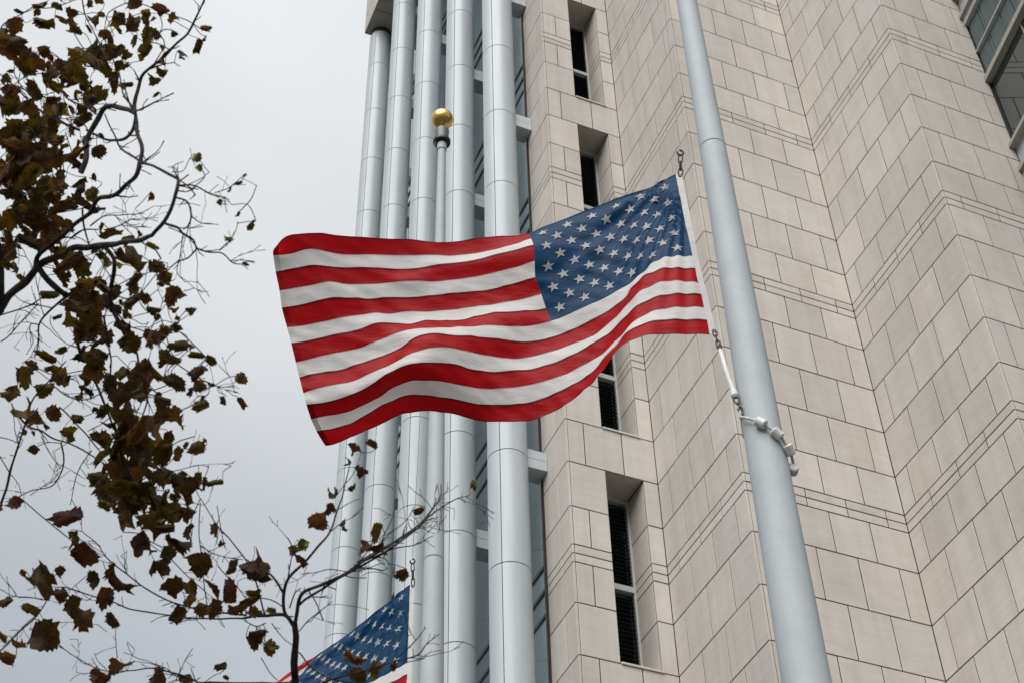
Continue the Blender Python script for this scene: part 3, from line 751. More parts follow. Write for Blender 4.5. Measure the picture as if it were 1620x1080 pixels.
def flag(grid, label, seed, ncan, grp, fine=1.0):
    cl = Cloth(grid, seed)
    o0 = cl.g[0][0]
    root = empty('flag', o0, label, 'flag', grp)
    nx = cl.nx
    Z0 = Vector((0,0,0))
    for k in range(13):
        m_ = RED if k % 2 == 0 else CWHITE
        x0 = ncan if k < 7 else 0
        n = int((nx-x0)*6*fine)
        st = sheet(cl, x0, nx, k, k+1, n, int(7*fine)).build('stripe', m_, root, Z0)
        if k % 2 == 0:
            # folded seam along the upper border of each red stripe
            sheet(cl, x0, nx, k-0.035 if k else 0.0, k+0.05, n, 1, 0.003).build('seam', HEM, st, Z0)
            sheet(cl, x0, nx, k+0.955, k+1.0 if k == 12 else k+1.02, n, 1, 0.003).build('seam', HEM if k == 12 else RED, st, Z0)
        # fly hem
        sheet(cl, nx-0.34, nx-0.02, k+0.03, k+0.97, 2, 5, 0.0035).build('fly_hem', m_, st, Z0)
    can = sheet(cl, 0, ncan, 0, 7, int(ncan*8*fine), int(42*fine)).build('canton', BLUE, root, Z0)
    sheet(cl, 0, ncan, 0, 0.06, int(ncan*6), 1, 0.003).build('seam', BLUE, can, Z0)
    H_ = (cl.g[0][0]-cl.g[13][0]).length
    L_ = sum((cl.g[3][i+1]-cl.g[3][i]).length for i in range(ncan))
    R_ = 0.0275*H_
    for r in range(9):
        for c in range(11):
            if (r + c) % 2: continue
            cx, cy = ncan*(c+1)/12.0, 7*(r+1)/10.0
            mb = MB()
            for sgn in (1, -1):
                n0 = len(mb.v)
                ring = []
                for i in range(10):
                    a = math.pi/2 + i*math.pi/5
                    q = R_ if i % 2 == 0 else R_*0.40
                    ring.append((q*math.cos(a), q*math.sin(a)))
                pts = [(0,0)] + [(p_[0]*0.5, p_[1]*0.5) for p_ in ring] + ring
                for px_, py_ in pts:
                    mb.v.append(tuple(cl.pos(max(0.02, min(ncan-0.02, cx + px_/L_*ncan)), max(0.02, cy - py_/H_*13), 0.0045*sgn)))
                for i in range(10):
                    j = (i+1) % 10
                    mb.face([n0, n0+1+i, n0+1+j], True); mb.face([n0+1+i, n0+11+i, n0+11+j, n0+1+j], True)
            mb.build('star', STARC, can, Z0)
    # heading tape with two grommets
    mb = MB()
    for j in range(27):
        y = 13*j/26
        a, b = cl.base(0, y), cl.base(0.6, y)
        d = (a-b); d.z *= 0.3; d.normalize()
        mb.v += [tuple(a + d*0.046), tuple(a + d*0.0), tuple(b*0.03 + a*0.97)]
    for j in range(26):
        mb.face([3*j, 3*j+1, 3*j+4, 3*j+3], True); mb.face([3*j+1, 3*j+2, 3*j+5, 3*j+4], True)
    hd = mb.build('heading', CWHITE, root, Z0)
    gr = []
    for y in (0.25, 12.75):
        a, b = cl.base(0, y), cl.base(0.6, y)
        d = (a-b); d.z *= 0.3; d.normalize()
        c = a + d*0.036
        gm = MB(); gm.torus(c, d, Vector((0,0,1)), 0.013, 0.005, 12, 5); gm.build('grommet', GREYMETAL, hd, Z0)
        gr.append(c)
    return root, gr
G1 = FLAG_GRID
f1, gr1 = flag(G1, 'large striped flag with white stars streaming across the middle of the picture', 1.0, 10, 'flags at half mast')
# second flag, hanging lower and further off
H2 = 1.77
hz = 0.739*D2 + 1.6
h0 = polar(19.08, D2); h0.z = hz
lf = Vector((-math.cos(math.radians(20)), math.sin(math.radians(20)), 0)); aw = Vector((math.sin(math.radians(20)), math.cos(math.radians(20)), 0)); dn = Vector((0, 0, -1))
grid2 = []
for i in range(14):
    row = []; p = h0 + dn*(H2*i/13) ; 
    for j in range(26):
        s = j/25
        row.append(None)
    grid2.append(row)
L2 = 3.0
for i in range(14):
    hgt = i/13
    for j in range(26):
        s = j/25
        c = Vector(h0)
        n = 20
        for q in range(n):
            t = s*(q+0.5)/n
            dr = lf*(0.80 - 0.15*t) + dn*(0.45 + 0.25*t) + aw*(0.26 + 0.22*math.sin(9*t+0.5))
            dr.normalize(); c = c + dr*(L2*s/n)
        D = (lf*(0.62*min(1, s/0.4)) + dn*(1.0 - 0.12*s) + aw*(0.10*math.sin(7*s))).normalized()
        rip = aw * (0.05*s*math.sin(11*s + 2.2*hgt*2))
        grid2[i][j] = c + D*(H2*hgt) + rip
f2, gr2 = flag(grid2, 'lower flag cut off by the bottom edge, blue starred corner up', 4.0, 10, 'flags at half mast', 0.7)

# ------------------------------------------------------------------ halyards and fittings
def chain(parent, p0, p1, n, s):
    d = (p1-p0); L = d.length; d.normalize()
    a = d.orthogonal().normalized(); b = d.cross(a)
    for i in range(n):
        mb = MB(); c = p0 + d*(L*(i+0.5)/n)
        mb.torus(c, a if i % 2 else b, d, s*0.45, s*0.17, 14, 6, L/n*0.66/(s*0.45))
        mb.build('link', RUST, parent, Vector((0,0,0)))
def hook(parent, c, up, s):
    mb = MB(); a = CR.cross(up).normalized(); r_ = up.cross(a).normalized()
    pts = [c + up*(s*0.9)]
    for i in range(9):
        t = math.radians(90 - i*36)
        pts.append(c + r_*(math.cos(t)*s*0.6) + up*(math.sin(t)*s*0.8))
    mb.tube(pts, s*0.22, 7); mb.build('snap_hook', RUST, parent, Vector((0,0,0)))
UP = Vector((0,0,1))
hy = empty('halyard', P1, 'steel halyard wire with rusty chain links and hooks on the front flagpole', 'halyard', 'flag halyards')
ct = polar(33.84, D1-0.02); ct.z = 1.249*D1 + 1.6
chain(hy, gr1[0], gr1[0].lerp(ct, 0.78), 3, 0.040)
hook(hy, gr1[0].lerp(ct, 0.90), UP, 0.040)
mb = MB(); mb.tube([ct + UP*0.03, Vector((P1.x-0.105, P1.y-0.02, PT-0.10))], 0.0030, 5); mb.build('wire', GREYMETAL, hy, Vector((0,0,0)))
def pt(azd, tan, d):
    v = polar(azd, d); v.z = tan*d + 1.6; return v
s_top = pt(34.30, 0.971, D1-0.05); s_bot = pt(34.66, 0.913, D1-0.08)
chain(hy, gr1[1], gr1[1].lerp(s_top, 0.8), 3, 0.034)
hook(hy, gr1[1].lerp(s_top, 0.85), UP, 0.028)
mb = MB(); d = s_bot - s_top
mb.tube([s_top, s_top + d*0.03, s_top + d*0.5 + Vector((-0.006,0,0)), s_bot - d*0.14, s_bot - d*0.12, s_bot - d*0.03, s_bot], [0.013, 0.017, 0.018, 0.019, 0.026, 0.027, 0.016], 14); mb.build('counterweight_sleeve', NYLON, hy, Vector((0,0,0)))
ra = pt(34.80, 0.899, D1-0.10)
chain(hy, s_bot, ra, 2, 0.036)
hook(hy, ra, UP, 0.026)
# beaded sling around the pole
slg = empty('beaded_sling', P1 + Vector((0,0,8.5)), 'white rope sling with nylon beads looped round the front flagpole', 'rope sling')
def ring_pt(th):
    "th 0 = left side seen from the camera, 90 = front, 180 = right"
    rgt = Vector((math.cos(math.radians(35.66)), -math.sin(math.radians(35.66)), 0)); tow = Vector((-math.sin(math.radians(35.66)), -math.cos(math.radians(35.66)), 0))
    a = math.radians(th)
    zz_ = 8.86 - 0.0026*(th - 20)
    if th > 195: zz_ = 8.405 + 0.42*((th-195)/135.0)
    r = pole_r(8.6) + 0.030
    return Vector((P1.x, P1.y, zz_)) + (tow*math.sin(a) - rgt*math.cos(a))*r
mb = MB(); mb.tube([ra] + [ring_pt(t) for t in range(36, 330, 7)] + [ra], 0.010, 8); mb.build('rope', ROPE, slg, Vector((0,0,0)))
for t in (90, 125, 160, 195, 230, 265, 300):
    c = ring_pt(t); d = (ring_pt(t+4) - ring_pt(t-4)).normalized()
    mb = MB(); l = 0.037
    mb.tube([c - d*l, c - d*(l-0.006), c + d*(l-0.006), c + d*l], [0.026, 0.034, 0.034, 0.026], 14); mb.build('bead', NYLON, slg, Vector((0,0,0)))
hy2 = empty('halyard', P2, 'halyard wire with small chain above the lower flag, by the gold-ball pole', 'halyard', 'flag halyards')
c2 = pt(19.15, 0.764, D2-0.02)
chain(hy2, gr2[0], gr2[0].lerp(c2, 0.8), 3, 0.04); hook(hy2, gr2[0].lerp(c2, 0.9), UP, 0.04)
mb = MB(); mb.tube([c2 + UP*0.03, Vector((P2.x-0.105, P2.y-0.02, PT-0.10))], 0.0035, 5); mb.tube([gr2[1], gr2[1] + Vector((0.03, 0, -6.0))], 0.006, 5); mb.build('wire', GREYMETAL, hy2, Vector((0,0,0)))

# ------------------------------------------------------------------ trees
def leaf_mesh(seed):
    "lobed plane leaf, dried and curled; base at the origin, tip along +Y, about 1 across"
    rnd = random.Random(seed)
    lobes = [(-2.25, 0.50), (-1.12, 0.60), (0.0, 0.64), (1.12, 0.60), (2.25, 0.50)]
    out = []
    for i, (a, l) in enumerate(lobes):
        l *= rnd.uniform(0.85, 1.12)
        for da, f in ((-0.38, 0.84), (-0.19, 0.74), (0.0, 1.0), (0.19, 0.76), (0.38, 0.82)):
            if da != 0: f *= rnd.uniform(0.86, 1.12)
            out.append((a + da*0.95, l*f))
        if i < 4:
            out.append((a + 0.56, 0.40*rnd.uniform(0.8, 1.15)))
    c = Vector((0, 0.36, 0))
    v = [Vector((0, 0.36, 0))]; inner = []; outer = []
    for a, r in out:
        d = Vector((math.sin(a), math.cos(a), 0))
        inner.append(c + d*r*0.52); outer.append(c + d*r)
    base = Vector((0, 0.02, 0))
    pts = v + inner + outer + [base]
    n = len(out)
    k1, k2 = rnd.uniform(0.6, 4.6)*rnd.choice((-1, 1)), rnd.uniform(-2.8, 2.8)
    fold = rnd.uniform(0.1, 0.9)
    tw = rnd.uniform(-1.2, 1.2)
    res = []
    for p in pts:
        x, y = p.x, p.y - 0.36
        # roll across, fold along the midrib, bend along, crumple
        if abs(k1) > 0.05:
            th = x*k1; X = math.sin(th)/k1; Z = (1-math.cos(th))/k1
        else: X, Z = x, 0
        Z += abs(x)*fold*0.6
        Y = math.sin(y*k2)/k2 if abs(k2) > 0.05 else y
        Z += (1-math.cos(y*k2))/k2 if abs(k2) > 0.05 else 0
        Z += 0.20*noise.noise(Vector((x*3.5, y*3.5, seed*1.7))) + 0.09*noise.noise(Vector((x*8, y*8, seed*2.3)))
        q = Vector((X, Y + 0.36, Z)); q.rotate(Matrix.Rotation(tw*y, 3, 'Y'))
        res.append(tuple(q))
    f = []
    for i in range(n-1):
        f.append((0, 1+i, 2+i)); f.append((1+i, 1+n+i, 2+n+i, 2+i))
    b_ = 1+2*n
    f.append((0, n, b_)); f.append((0, b_, 1)); f.append((n, 2*n, b_)); f.append((1, b_, 1+n))
    me = bpy.data.meshes.new('leaf'); me.from_pydata(res, [], f); me.polygons.foreach_set('use_smooth', [True]*len(f)); me.update()
    return me
LEAVES = [leaf_mesh(i+11) for i in range(24)]
for me in LEAVES: me.materials.append(LEAF)
LEAVES_B = [me.copy() for me in LEAVES]
for me in LEAVES_B: me.materials[0] = LEAFB
LEAVES_G = [leaf_mesh(i+60) for i in range(3)]
for me in LEAVES_G: me.materials.append(LEAFGREEN)

def smooth(pts, n=4):
    q = [pts[0]*2 - pts[1]] + pts + [pts[-1]*2 - pts[-2]]
    out = []
    for i in range(1, len(q)-2):
        for k in range(n): out.append(cr(q[i-1], q[i], q[i+1], q[i+2], k/n))
    out.append(pts[-1])
    return out
class Tree:
    def __init__(s, label, base, field, group, seed):
        s.root = empty('plane_tree', base, label, 'tree', group)
        s.field = field; s.r = random.Random(seed); s.limbs = MB(); s.tw = MB(); s.sm = MB(); s.nodes = []; s.base = base; s.leafset = LEAVES; s.grow = 1.05
    def branch(s, px, w0, w1, spur=1.0, mesh=None):
        "px: pixel polyline; w: widths in pixels"
        pts = smooth([at(x, y, s.field(x, y)) for x, y in px])
        n = len(pts); rad = []
        out = []
        for i, p in enumerate(pts):
            w = w0 + (w1-w0)*i/(n-1)
            r_ = w/FPX*6.6/2
            j = Vector((noise.noise(p*9), noise.noise(p*9 + Vector((9,0,0))), noise.noise(p*9 + Vector((0,9,0))))) * min(0.012, r_*0.9 + 0.003)
            out.append(p + j); rad.append(r_*(1 + 0.16*noise.noise(p*14)))
        thick = w0 > 5
        (s.limbs if thick else s.tw).tube(out, rad, 9 if thick else 5)
        s.nodes += [(p, max(r_, 0.001)) for p, r_ in zip(out, rad)]
        # bare spurs and side twigs
        L = sum((out[i+1]-out[i]).length for i in range(n-1))
        for q in range(int(L/0.036*spur)):
            i = s.r.randrange(max(1, n//5), n-1); p = out[i]; t = (out[i+1]-out[i]).normalized()
            s.twig(p, t, s.r.uniform(0.015, 0.075) if s.r.random() < 0.65 else s.r.uniform(0.08, 0.19), min(rad[i]*0.55, 0.0032), 0)
        return out
    def twig(s, p, t, L, r0, depth):
        rn = s.r
        d = (t + Vector((rn.gauss(0, 1), rn.gauss(0, 1), rn.gauss(0, 1)))*0.65).normalized()
        r0 = max(r0, 0.0013)
        n = max(2, int(L/0.03)); pts = [p]; rad = [r0]
        for i in range(n):
            d = (d + Vector((rn.gauss(0, 1), rn.gauss(0, 1), rn.gauss(0, 1)))*0.16).normalized()
            pts.append(pts[-1] + d*(L/n)); rad.append(r0*(1 - 0.5*(i+1)/n) * (1.35 if rn.random() < 0.3 else 1))
        rad[-1] = max(0.0014, rad[-1]*1.3)
        s.tw.tube(pts, rad, 4)
        s.nodes += [(q, r_) for q, r_ in zip(pts[1:], rad[1:])]
        if depth < 1 and L > 0.1:
            for k in range(rn.randint(1, 3)):
                s.twig(pts[rn.randrange(1, len(pts))], d, L*rn.uniform(0.2, 0.5), r0*0.7, depth+1)
    def leaf(s, x, y, size, jit=0.22, green=False, pet=True, ddep=0.0, small=False):
        rn = s.r
        S = s.field(x, y) + rn.uniform(-jit, jit) + ddep
        c = at(x, y, S)
        wsz = size/FPX*S
        me = rn.choice(LEAVES_G if green else s.leafset)
        o = bpy.data.objects.new('leaf', me); COL.objects.link(o)
        vdir = (EYE - c).normalized()
        nrm = (vdir*rn.choice((1, 1, -1))*rn.uniform(0.55, 1.3) + Vector((rn.gauss(0, 1), rn.gauss(0, 1), rn.gauss(0, 1)))*0.42).normalized()
        tip = (Vector((rn.gauss(0, 0.7), rn.gauss(0, 0.7), -rn.uniform(0.0, 1.3))) + CR*rn.gauss(0, 0.5))
        tip = tip - nrm*tip.dot(nrm)
        if tip.length < 0.05: tip = nrm.orthogonal()
        tip.normalize()
        ax = tip.cross(nrm)
        R = Matrix((ax, tip, nrm)).transposed()
        k = wsz*rn.uniform(1.0, 1.28)*s.grow
        pos = c - tip*(0.40*k)
        o.parent = s.root; o.location = pos - s.base; o.rotation_euler = R.to_euler(); o.scale = (k*rn.choice((0.6, 0.85, 1.0, 1.0)), k*rn.uniform(0.9, 1.1), k)
        if small:
            M_ = Matrix.Translation(pos) @ R.to_4x4() @ Matrix.Diagonal((k*rn.choice((0.5, 0.8, 1.0)), k, k, 1))
            n0 = len(s.sm.v); s.sm.v += [tuple(M_ @ v.co) for v in me.vertices]
            for f in me.polygons: s.sm.face([n0 + i for i in f.vertices], True)
            bpy.data.objects.remove(o)
        if pet and s.nodes:
            best = min(s.nodes, key=lambda q: (q[0]-pos).length_squared + (0.02 if q[1] > 0.008 else 0))
            d = (best[0]-pos).length
            if d < 0.45:
                mid = pos.lerp(best[0], 0.5) + Vector((rn.gauss(0, 1), rn.gauss(0, 1), rn.gauss(0, 1)))*d*0.10
                pts = smooth([best[0], mid, pos, pos + tip*0.12*k], 3)
                s.tw.tube(pts, [0.0022 if d > 0.12 else 0.0016]*(len(pts)-1) + [0.0009], 4)
                if d > 0.12: s.nodes += [(q, 0.002) for q in pts[1:-3]]
        return o
    def ball(s, x, y, size):
        S = s.field(x, y); c = at(x, y, S); r0 = size/FPX*S/2
        mb = MB(); n = 10
        prof = []
        for i in range(n+1):
            a = math.pi*i/n
            prof.append((max(0.0003, r0*math.sin(a)*(1 + 0.06*(i % 2))), -r0*math.cos(a)))
        mb.lathe(prof, (0, 0), 14)
        mb.build('seed_ball', TWIG, s.root, c)
        best = min(s.nodes, key=lambda q: (q[0]-c).length_squared)
        s.tw.tube([best[0], best[0].lerp(c, 0.5) + Vector((0, 0, 0.01)), c], 0.0012, 4)
    def finish(s):
        if s.sm.v: s.sm.build('small_leaves', s.leafset[0].materials[0], s.root, Vector((0,0,0)))['kind'] = 'stuff'
        s.limbs.build('trunk', BARK, s.root, Vector((0,0,0)))
        s.tw.build('twigs', TWIG, s.root, Vector((0,0,0)))['kind'] = 'stuff'
def fA(x, y): return 6.6 + 0.35*math.sin(x/85.0 + 1.0) + 0.30*math.cos(y/130.0)
def fB(x, y): return 6.8 + 0.28*math.sin(x/120.0) + 0.22*math.cos(y/95.0)

tA_base = Vector((at(-260, 700, 6.6).x, at(-260, 700, 6.6).y, 0))
A = Tree('large plane tree at the left edge with thin dry brown and olive leaves', tA_base, fA, 'plane trees in autumn', 3)
# trunk standing outside the picture
trunk = [tA_base, tA_base + Vector((0.03, 0.02, 1.5)), tA_base + Vector((0.0, 0.05, 3.0)), at(-200, 640, fA(-200, 640)), at(-90, 560, fA(-90, 560)), at(0, 488, fA(0, 488))]
tp = smooth(trunk, 6)
A.limbs.tube(tp, [0.15 - 0.128*(i/(len(tp)-1))**0.8 for i in range(len(tp))], 12)
up2 = smooth([trunk[3], at(-190, 400, fA(-190, 400)+0.2), at(-120, 200, fA(-120, 200)+0.3), at(-60, 20, fA(-60, 20)), at(-20, -120, fA(-20, -120))], 5)
A.limbs.tube(up2, [0.05 - 0.035*i/(len(up2)-1) for i in range(len(up2))], 9)
low2 = smooth([trunk[2], at(-170, 900, fA(-170, 900)), at(-60, 860, fA(-60, 860)), at(-10, 815, fA(-10, 815)), at(3, 797, fA(3, 797))], 5)
A.limbs.tube(low2, [0.03 - 0.024*i/(len(low2)-1) for i in range(len(low2))], 8)
A.branch([(-15,500),(0,488),(15,467),(39,447),(57,428),(78,410),(111,397),(137,392),(166,387),(197,384),(220,379),(241,374)], 14, 6.5, 0.5)
A.branch([(241,374),(259,348),(275,320),(284,288),(275,279),(233,261),(222,257)], 6.5, 3.5, 0.6)
A.branch([(0,488),(4,440),(1,400),(-6,360)], 11, 8, 0.2)
A.branch([(57,428),(65,400),(109,364),(143,338)], 8, 6, 0.5)
A.branch([(143,338),(155,317),(181,307),(197,294),(215,278),(222,259),(225,238),(218,207),(214,187),(213,168)], 6.5, 6, 0.5)
A.branch([(213,168),(216,148),(222,124),(233,111),(259,91),(280,67),(296,52),(311,26),(324,2),(330,-15)], 6, 2.2, 0.7)
A.branch([(137,205),(155,215),(176,224),(197,220),(210,207),(214,187)], 3.5, 6, 0.5)
A.branch([(128,275),(135,251),(141,220),(153,187),(166,171),(197,171),(213,181)], 9, 7, 0.4)
A.branch([(213,175),(200,155),(192,140),(188,110)], 3.4, 2, 0.8)
A.branch([(91,127),(104,153),(130,168),(150,180)], 2.2, 4, 0.8)
A.branch([(28,101),(41,124),(65,150),(80,160)], 2, 2.6, 0.8)
A.branch([(-10,110),(23,137),(44,158),(67,179),(93,192),(125,205)], 2, 4.5, 0.8)
A.branch([(130,-5),(135,23),(145,47),(160,75),(170,100)], 2.4, 1.6, 0.8)
A.branch([(166,181),(179,213),(192,236),(220,254)], 2.4, 3.6, 0.8)
A.branch([(285,294),(308,294),(334,308),(358,313)], 3, 1.5, 1.0)
A.branch([(340,305),(363,296),(386,276)], 1.7, 1.2, 1.0)
A.branch([(277,313),(296,321),(302,343),(298,358),(290,364)], 3, 2, 1.0)
A.branch([(302,343),(319,353),(340,355)], 1.8, 1.2, 1.0)
A.branch([(280,361),(300,362),(322,358)], 1.8, 1.1, 1.0)
A.branch([(259,351),(280,361),(290,371),(306,379),(312,392),(332,399),(353,401),(368,416),(384,418)], 4.4, 1.4, 0.9)
A.branch([(312,392),(298,408),(283,413),(268,424)], 2.6, 1.6, 1.0)
A.branch([(347,397),(363,382),(373,364),(375,351)], 1.6, 1.1, 1.0)
A.branch([(283,413),(281,431),(294,447)], 1.6, 1.1, 0.8)
A.branch([(290,371),(287,392),(284,412)], 1.8, 1.4, 0.9)
A.branch([(284,288),(281,272),(275,262),(290,255)], 1.8, 1.0, 1.0)
A.branch([(272,272),(290,270),(300,250),(309,262)], 1.6, 1.0, 0.8)
A.branch([(111,378),(132,364),(156,364)], 3, 2, 0.8)
A.branch([(143,358),(166,343),(194,340),(228,337)], 2.6, 1.2, 1.0)
A.branch([(166,364),(192,356),(207,348),(220,347)], 2.2, 1.2, 1.0)
A.branch([(192,357),(212,360),(233,358)], 1.6, 1.0, 0.8)
A.branch([(130,330),(133,358),(141,386)], 3.4, 2.8, 0.4)
A.branch([(60,420),(73,439),(91,457),(108,469)], 10, 8, 0.2)
A.branch([(108,469),(91,478),(73,496),(62,514),(61,540),(55,565)], 4.5, 1.8, 1.0)
A.branch([(62,514),(50,512),(47,522),(52,540),(42,560)], 2.2, 1.2, 1.0)
A.branch([(0,500),(28,490),(52,480),(66,470)], 2.6, 2, 1.0)
A.branch([(0,540),(14,530),(40,502),(60,480)], 2, 1.8, 1.0)
A.branch([(200,390),(213,400),(228,408),(245,420)], 2, 1.2, 0.8)
A.branch([(179,426),(176,457),(179,485),(187,506),(197,530)], 7, 6, 0.4)
A.branch([(168,390),(179,410),(179,426)], 6, 7, 0.2)
A.branch([(187,496),(205,516),(228,524),(250,540)], 2.6, 1.4, 0.9)
A.branch([(120,525),(123,545),(128,565)], 6, 5, 0.2)
A.branch([(166,500),(170,540),(176,572),(171,605),(160,622)], 3.4, 2.4, 0.6)
A.branch([(197,530),(216,555),(223,587),(231,616),(233,637),(224,660)], 4, 2.4, 0.6)
A.branch([(231,602),(248,622),(262,640)], 2, 1.2, 0.8)
A.branch([(150,600),(162,625),(172,650),(186,690)], 4.6, 3, 0.4)
A.branch([(86,610),(105,625),(130,632),(155,624),(171,612)], 2, 2, 1.0)
A.branch([(250,540),(262,530),(285,525)], 1.6, 1.0, 0.9)
A.branch([(240,520),(252,490),(258,470)], 1.5, 1.0, 0.6)
A.branch([(262,560),(295,585),(325,603),(350,612),(372,610)], 2.2, 1.2, 0.8)
A.branch([(350,612),(368,613),(372,622)], 1.2, 0.9, 0.4)
A.branch([(329,605),(331,620),(320,632)], 1.4, 0.9, 0.5)
A.branch([(93,644),(114,663),(130,681),(145,699),(160,715)], 2.6, 2.2, 0.6)
A.branch([(30,660),(48,676),(65,681),(86,694),(114,701),(145,720),(165,732)], 3.6, 2.4, 0.6)
A.branch([(3,797),(16,748),(26,712),(39,673),(54,629),(80,600),(104,570)], 4.6, 1.8, 0.5)
A.branch([(-8,712),(4,730),(16,748)], 2, 2, 0.4)
A.branch([(-8,690),(12,694),(29,701)], 1.8, 1.4, 0.4)
A.branch([(96,699),(100,727),(96,748),(80,769),(52,774),(34,782),(20,790)], 3, 1.4, 1.0)
A.branch([(16,748),(30,765),(34,782)], 1.4, 1.2, 0.6)
A.branch([(65,690),(82,722),(96,742)], 1.6, 1.4, 0.6)
A.branch([(48,782),(80,760),(95,745)], 1.4, 1.2, 0.8)
A.branch([(145,712),(130,733),(119,759),(111,797)], 2, 1.2, 0.8)
A.branch([(186,690),(196,730),(208,770),(218,810),(226,850)], 3.4, 1.8, 0.5)
A.branch([(208,770),(240,750),(275,745),(310,735)], 2.2, 1.2, 0.6)
A.branch([(260,740),(300,760),(317,788)], 1.8, 1.2, 0.6)

S1 = 3.857
LA = [(240,30,90),(350,40,70),(430,90,110),(270,130,140),(90,160,100),(80,280,170),(270,310,90),(190,380,90),(570,110,90),(640,210,80),(720,110,110),(790,150,110),(600,15,70),(810,15,100),(890,120,90),(950,60,80),(1010,80,70),(1060,120,80),(910,210,130),(500,300,180),(460,190,90),(700,300,100),(760,330,110),(900,310,90),(990,300,60),(860,350,50),(740,400,70),(600,400,110),(430,440,130),(300,460,160),(500,480,130),(230,560,130),(700,500,140),(770,520,90),(1250,170,70),(1200,285,110),(940,480,80),(990,440,80),(630,600,80),(370,660,80),(60,560,130),(180,660,120),(60,660,160),(500,720,120),(300,800,180),(180,780,160),(60,850,170),(420,790,90),(150,920,180),(450,920,150),(600,930,110),(330,960,130),(60,990,200),(250,1000,150),(480,1010,100),(540,860,70),(40,480,70),(20,240,80)]
LB = [(60,80,180),(200,60,180),(350,100,170),(480,100,110),(560,180,110),(70,180,140),(230,200,140),(400,250,150),(470,240,120),(130,280,150),(60,330,150),(250,370,130),(360,360,130),(160,470,130),(60,470,150),(40,540,120),(240,510,60),(380,510,110),(590,500,90),(660,430,110),(735,540,60),(790,470,80),(925,500,70),(100,630,80),(350,660,60),(440,590,170),(490,640,110),(660,600,90),(560,710,130),(640,740,130),(710,770,80),(740,610,60),(810,710,120),(960,630,110),(1010,690,120),(980,730,60),(840,830,130),(780,840,80),(930,880,70),(1070,810,150),(780,930,50),(1090,980,70),(1170,900,70),(1000,1010,110),(510,800,120),(470,870,150),(560,940,170),(450,960,150),(700,880,100),(300,800,110),(740,990,110),(640,1040,110),(900,1040,100),(935,195,60),(1400,155,45),(1460,110,40),(1490,60,30),(1340,235,40),(1450,305,40),(1525,385,75),(1400,445,55),(1500,610,50),(620,270,50)]
LC = [(500,20,130),(640,50,90),(800,90,120),(920,40,110),(990,70,120),(1090,110,110),(1000,170,100),(1200,160,90),(1285,190,70),(290,170,120),(180,240,90),(300,240,80),(480,150,120),(580,180,150),(570,260,150),(370,290,110),(160,290,130),(270,360,110),(60,390,130),(740,270,110),(880,230,130),(950,280,110),(1080,330,150),(1210,280,110),(1160,380,80),(1240,240,50),(1465,300,80),(1470,455,100),(1225,470,120),(500,370,80),(790,350,90),(860,410,90),(700,400,100),(760,450,120),(620,500,90),(320,520,110),(150,530,190),(475,550,80),(450,640,90),(1000,440,140),(1000,520,110),(1090,550,130),(720,560,170),(850,600,200),(780,650,200),(620,680,130),(950,620,110),(1030,660,100),(700,740,160),(850,730,200),(980,740,150),(1080,760,100),(1205,740,110),(620,790,120),(210,640,50),(200,740,70),(720,850,170),(600,910,110),(850,850,160),(1000,900,130),(1100,930,150),(1200,940,120),(1315,940,100),(760,970,200),(640,1000,150),(900,1000,170),(1010,1020,110),(1140,1020,110),(80,1060,80)]
LD1 = [(640,40,140),(760,60,180),(900,50,140),(1070,20,100),(720,150,130),(840,130,170),(980,110,150),(1070,120,80),(860,190,120),(940,200,110),(820,290,150),(1030,270,150),(960,340,110),(920,430,110)]
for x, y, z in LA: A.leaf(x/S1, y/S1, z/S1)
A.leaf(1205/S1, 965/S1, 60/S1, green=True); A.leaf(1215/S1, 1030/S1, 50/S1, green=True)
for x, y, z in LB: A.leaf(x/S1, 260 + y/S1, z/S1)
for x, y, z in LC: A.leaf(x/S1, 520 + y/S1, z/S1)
for x, y, z in LD1: A.leaf(x/3.6, 780 + y/3.6, z/3.6)
# the crown's depth behind the nearest leaves
for cx, cy, rx, ry, n in ((55, 205, 70, 45, 11), (60, 285, 65, 50, 14), (40, 350, 45, 40, 8), (200, 690, 45, 35, 8), (205, 770, 50, 50, 10), (235, 810, 45, 30, 4), (165, 480, 60, 50, 9), (120, 90, 80, 50, 10), (215, 600, 60, 50, 9)):
    for i in range(n):
        A.leaf(cx + A.r.gauss(0, rx*0.55), cy + A.r.gauss(0, ry*0.55), A.r.uniform(24, 42), 0.2, ddep=A.r.uniform(0.1, 0.5))
for lst, y0, sc_ in ((LA, 0, S1), (LB, 260, S1), (LC, 520, S1), (LD1, 780, 3.6)):
    for x, y, z in lst:
        if True:
            for q in range(2 if (z > 110 and y0 < 400) else 1):
              if z > 60: A.leaf(x/sc_ + A.r.gauss(0, 13), y0 + y/sc_ + A.r.gauss(0, 13), z/sc_*A.r.uniform(0.45, 0.75), 0.3, small=True)
A.ball(146, 157, 14); A.ball(133, 137, 15); A.ball(128, 300, 13)
A.finish()

tB_base = Vector((at(466, 1100, 6.6).x, at(466, 1100, 6.6).y, 0))
Bt = Tree('small plane tree rising from the bottom edge with sparse curled brown leaves', tB_base, fB, 'plane trees in autumn', 5)
Bt.leafset = LEAVES_B; Bt.grow = 1.2
j0 = at(465, 1080, fB(465, 1080))
tp = smooth([tB_base, tB_base + Vector((0.02, 0.0, 1.6)), j0 - Vector((0.01, 0.0, 1.0)), j0], 6)
Bt.limbs.tube(tp, [0.07 - 0.050*i/(len(tp)-1) for i in range(len(tp))], 10)
Bt.branch([(465,1085),(467,1036),(468,1000),(468,985)], 11.5, 9.5, 0.2)
Bt.branch([(468,991),(455,973),(440,972),(422,973),(400,974),(383,977)], 7.5, 3.5, 0.5)
Bt.branch([(389,972),(340,968),(294,958),(250,941),(200,908),(167,880),(153,860),(130,840)], 3.4, 1.4, 0.9)
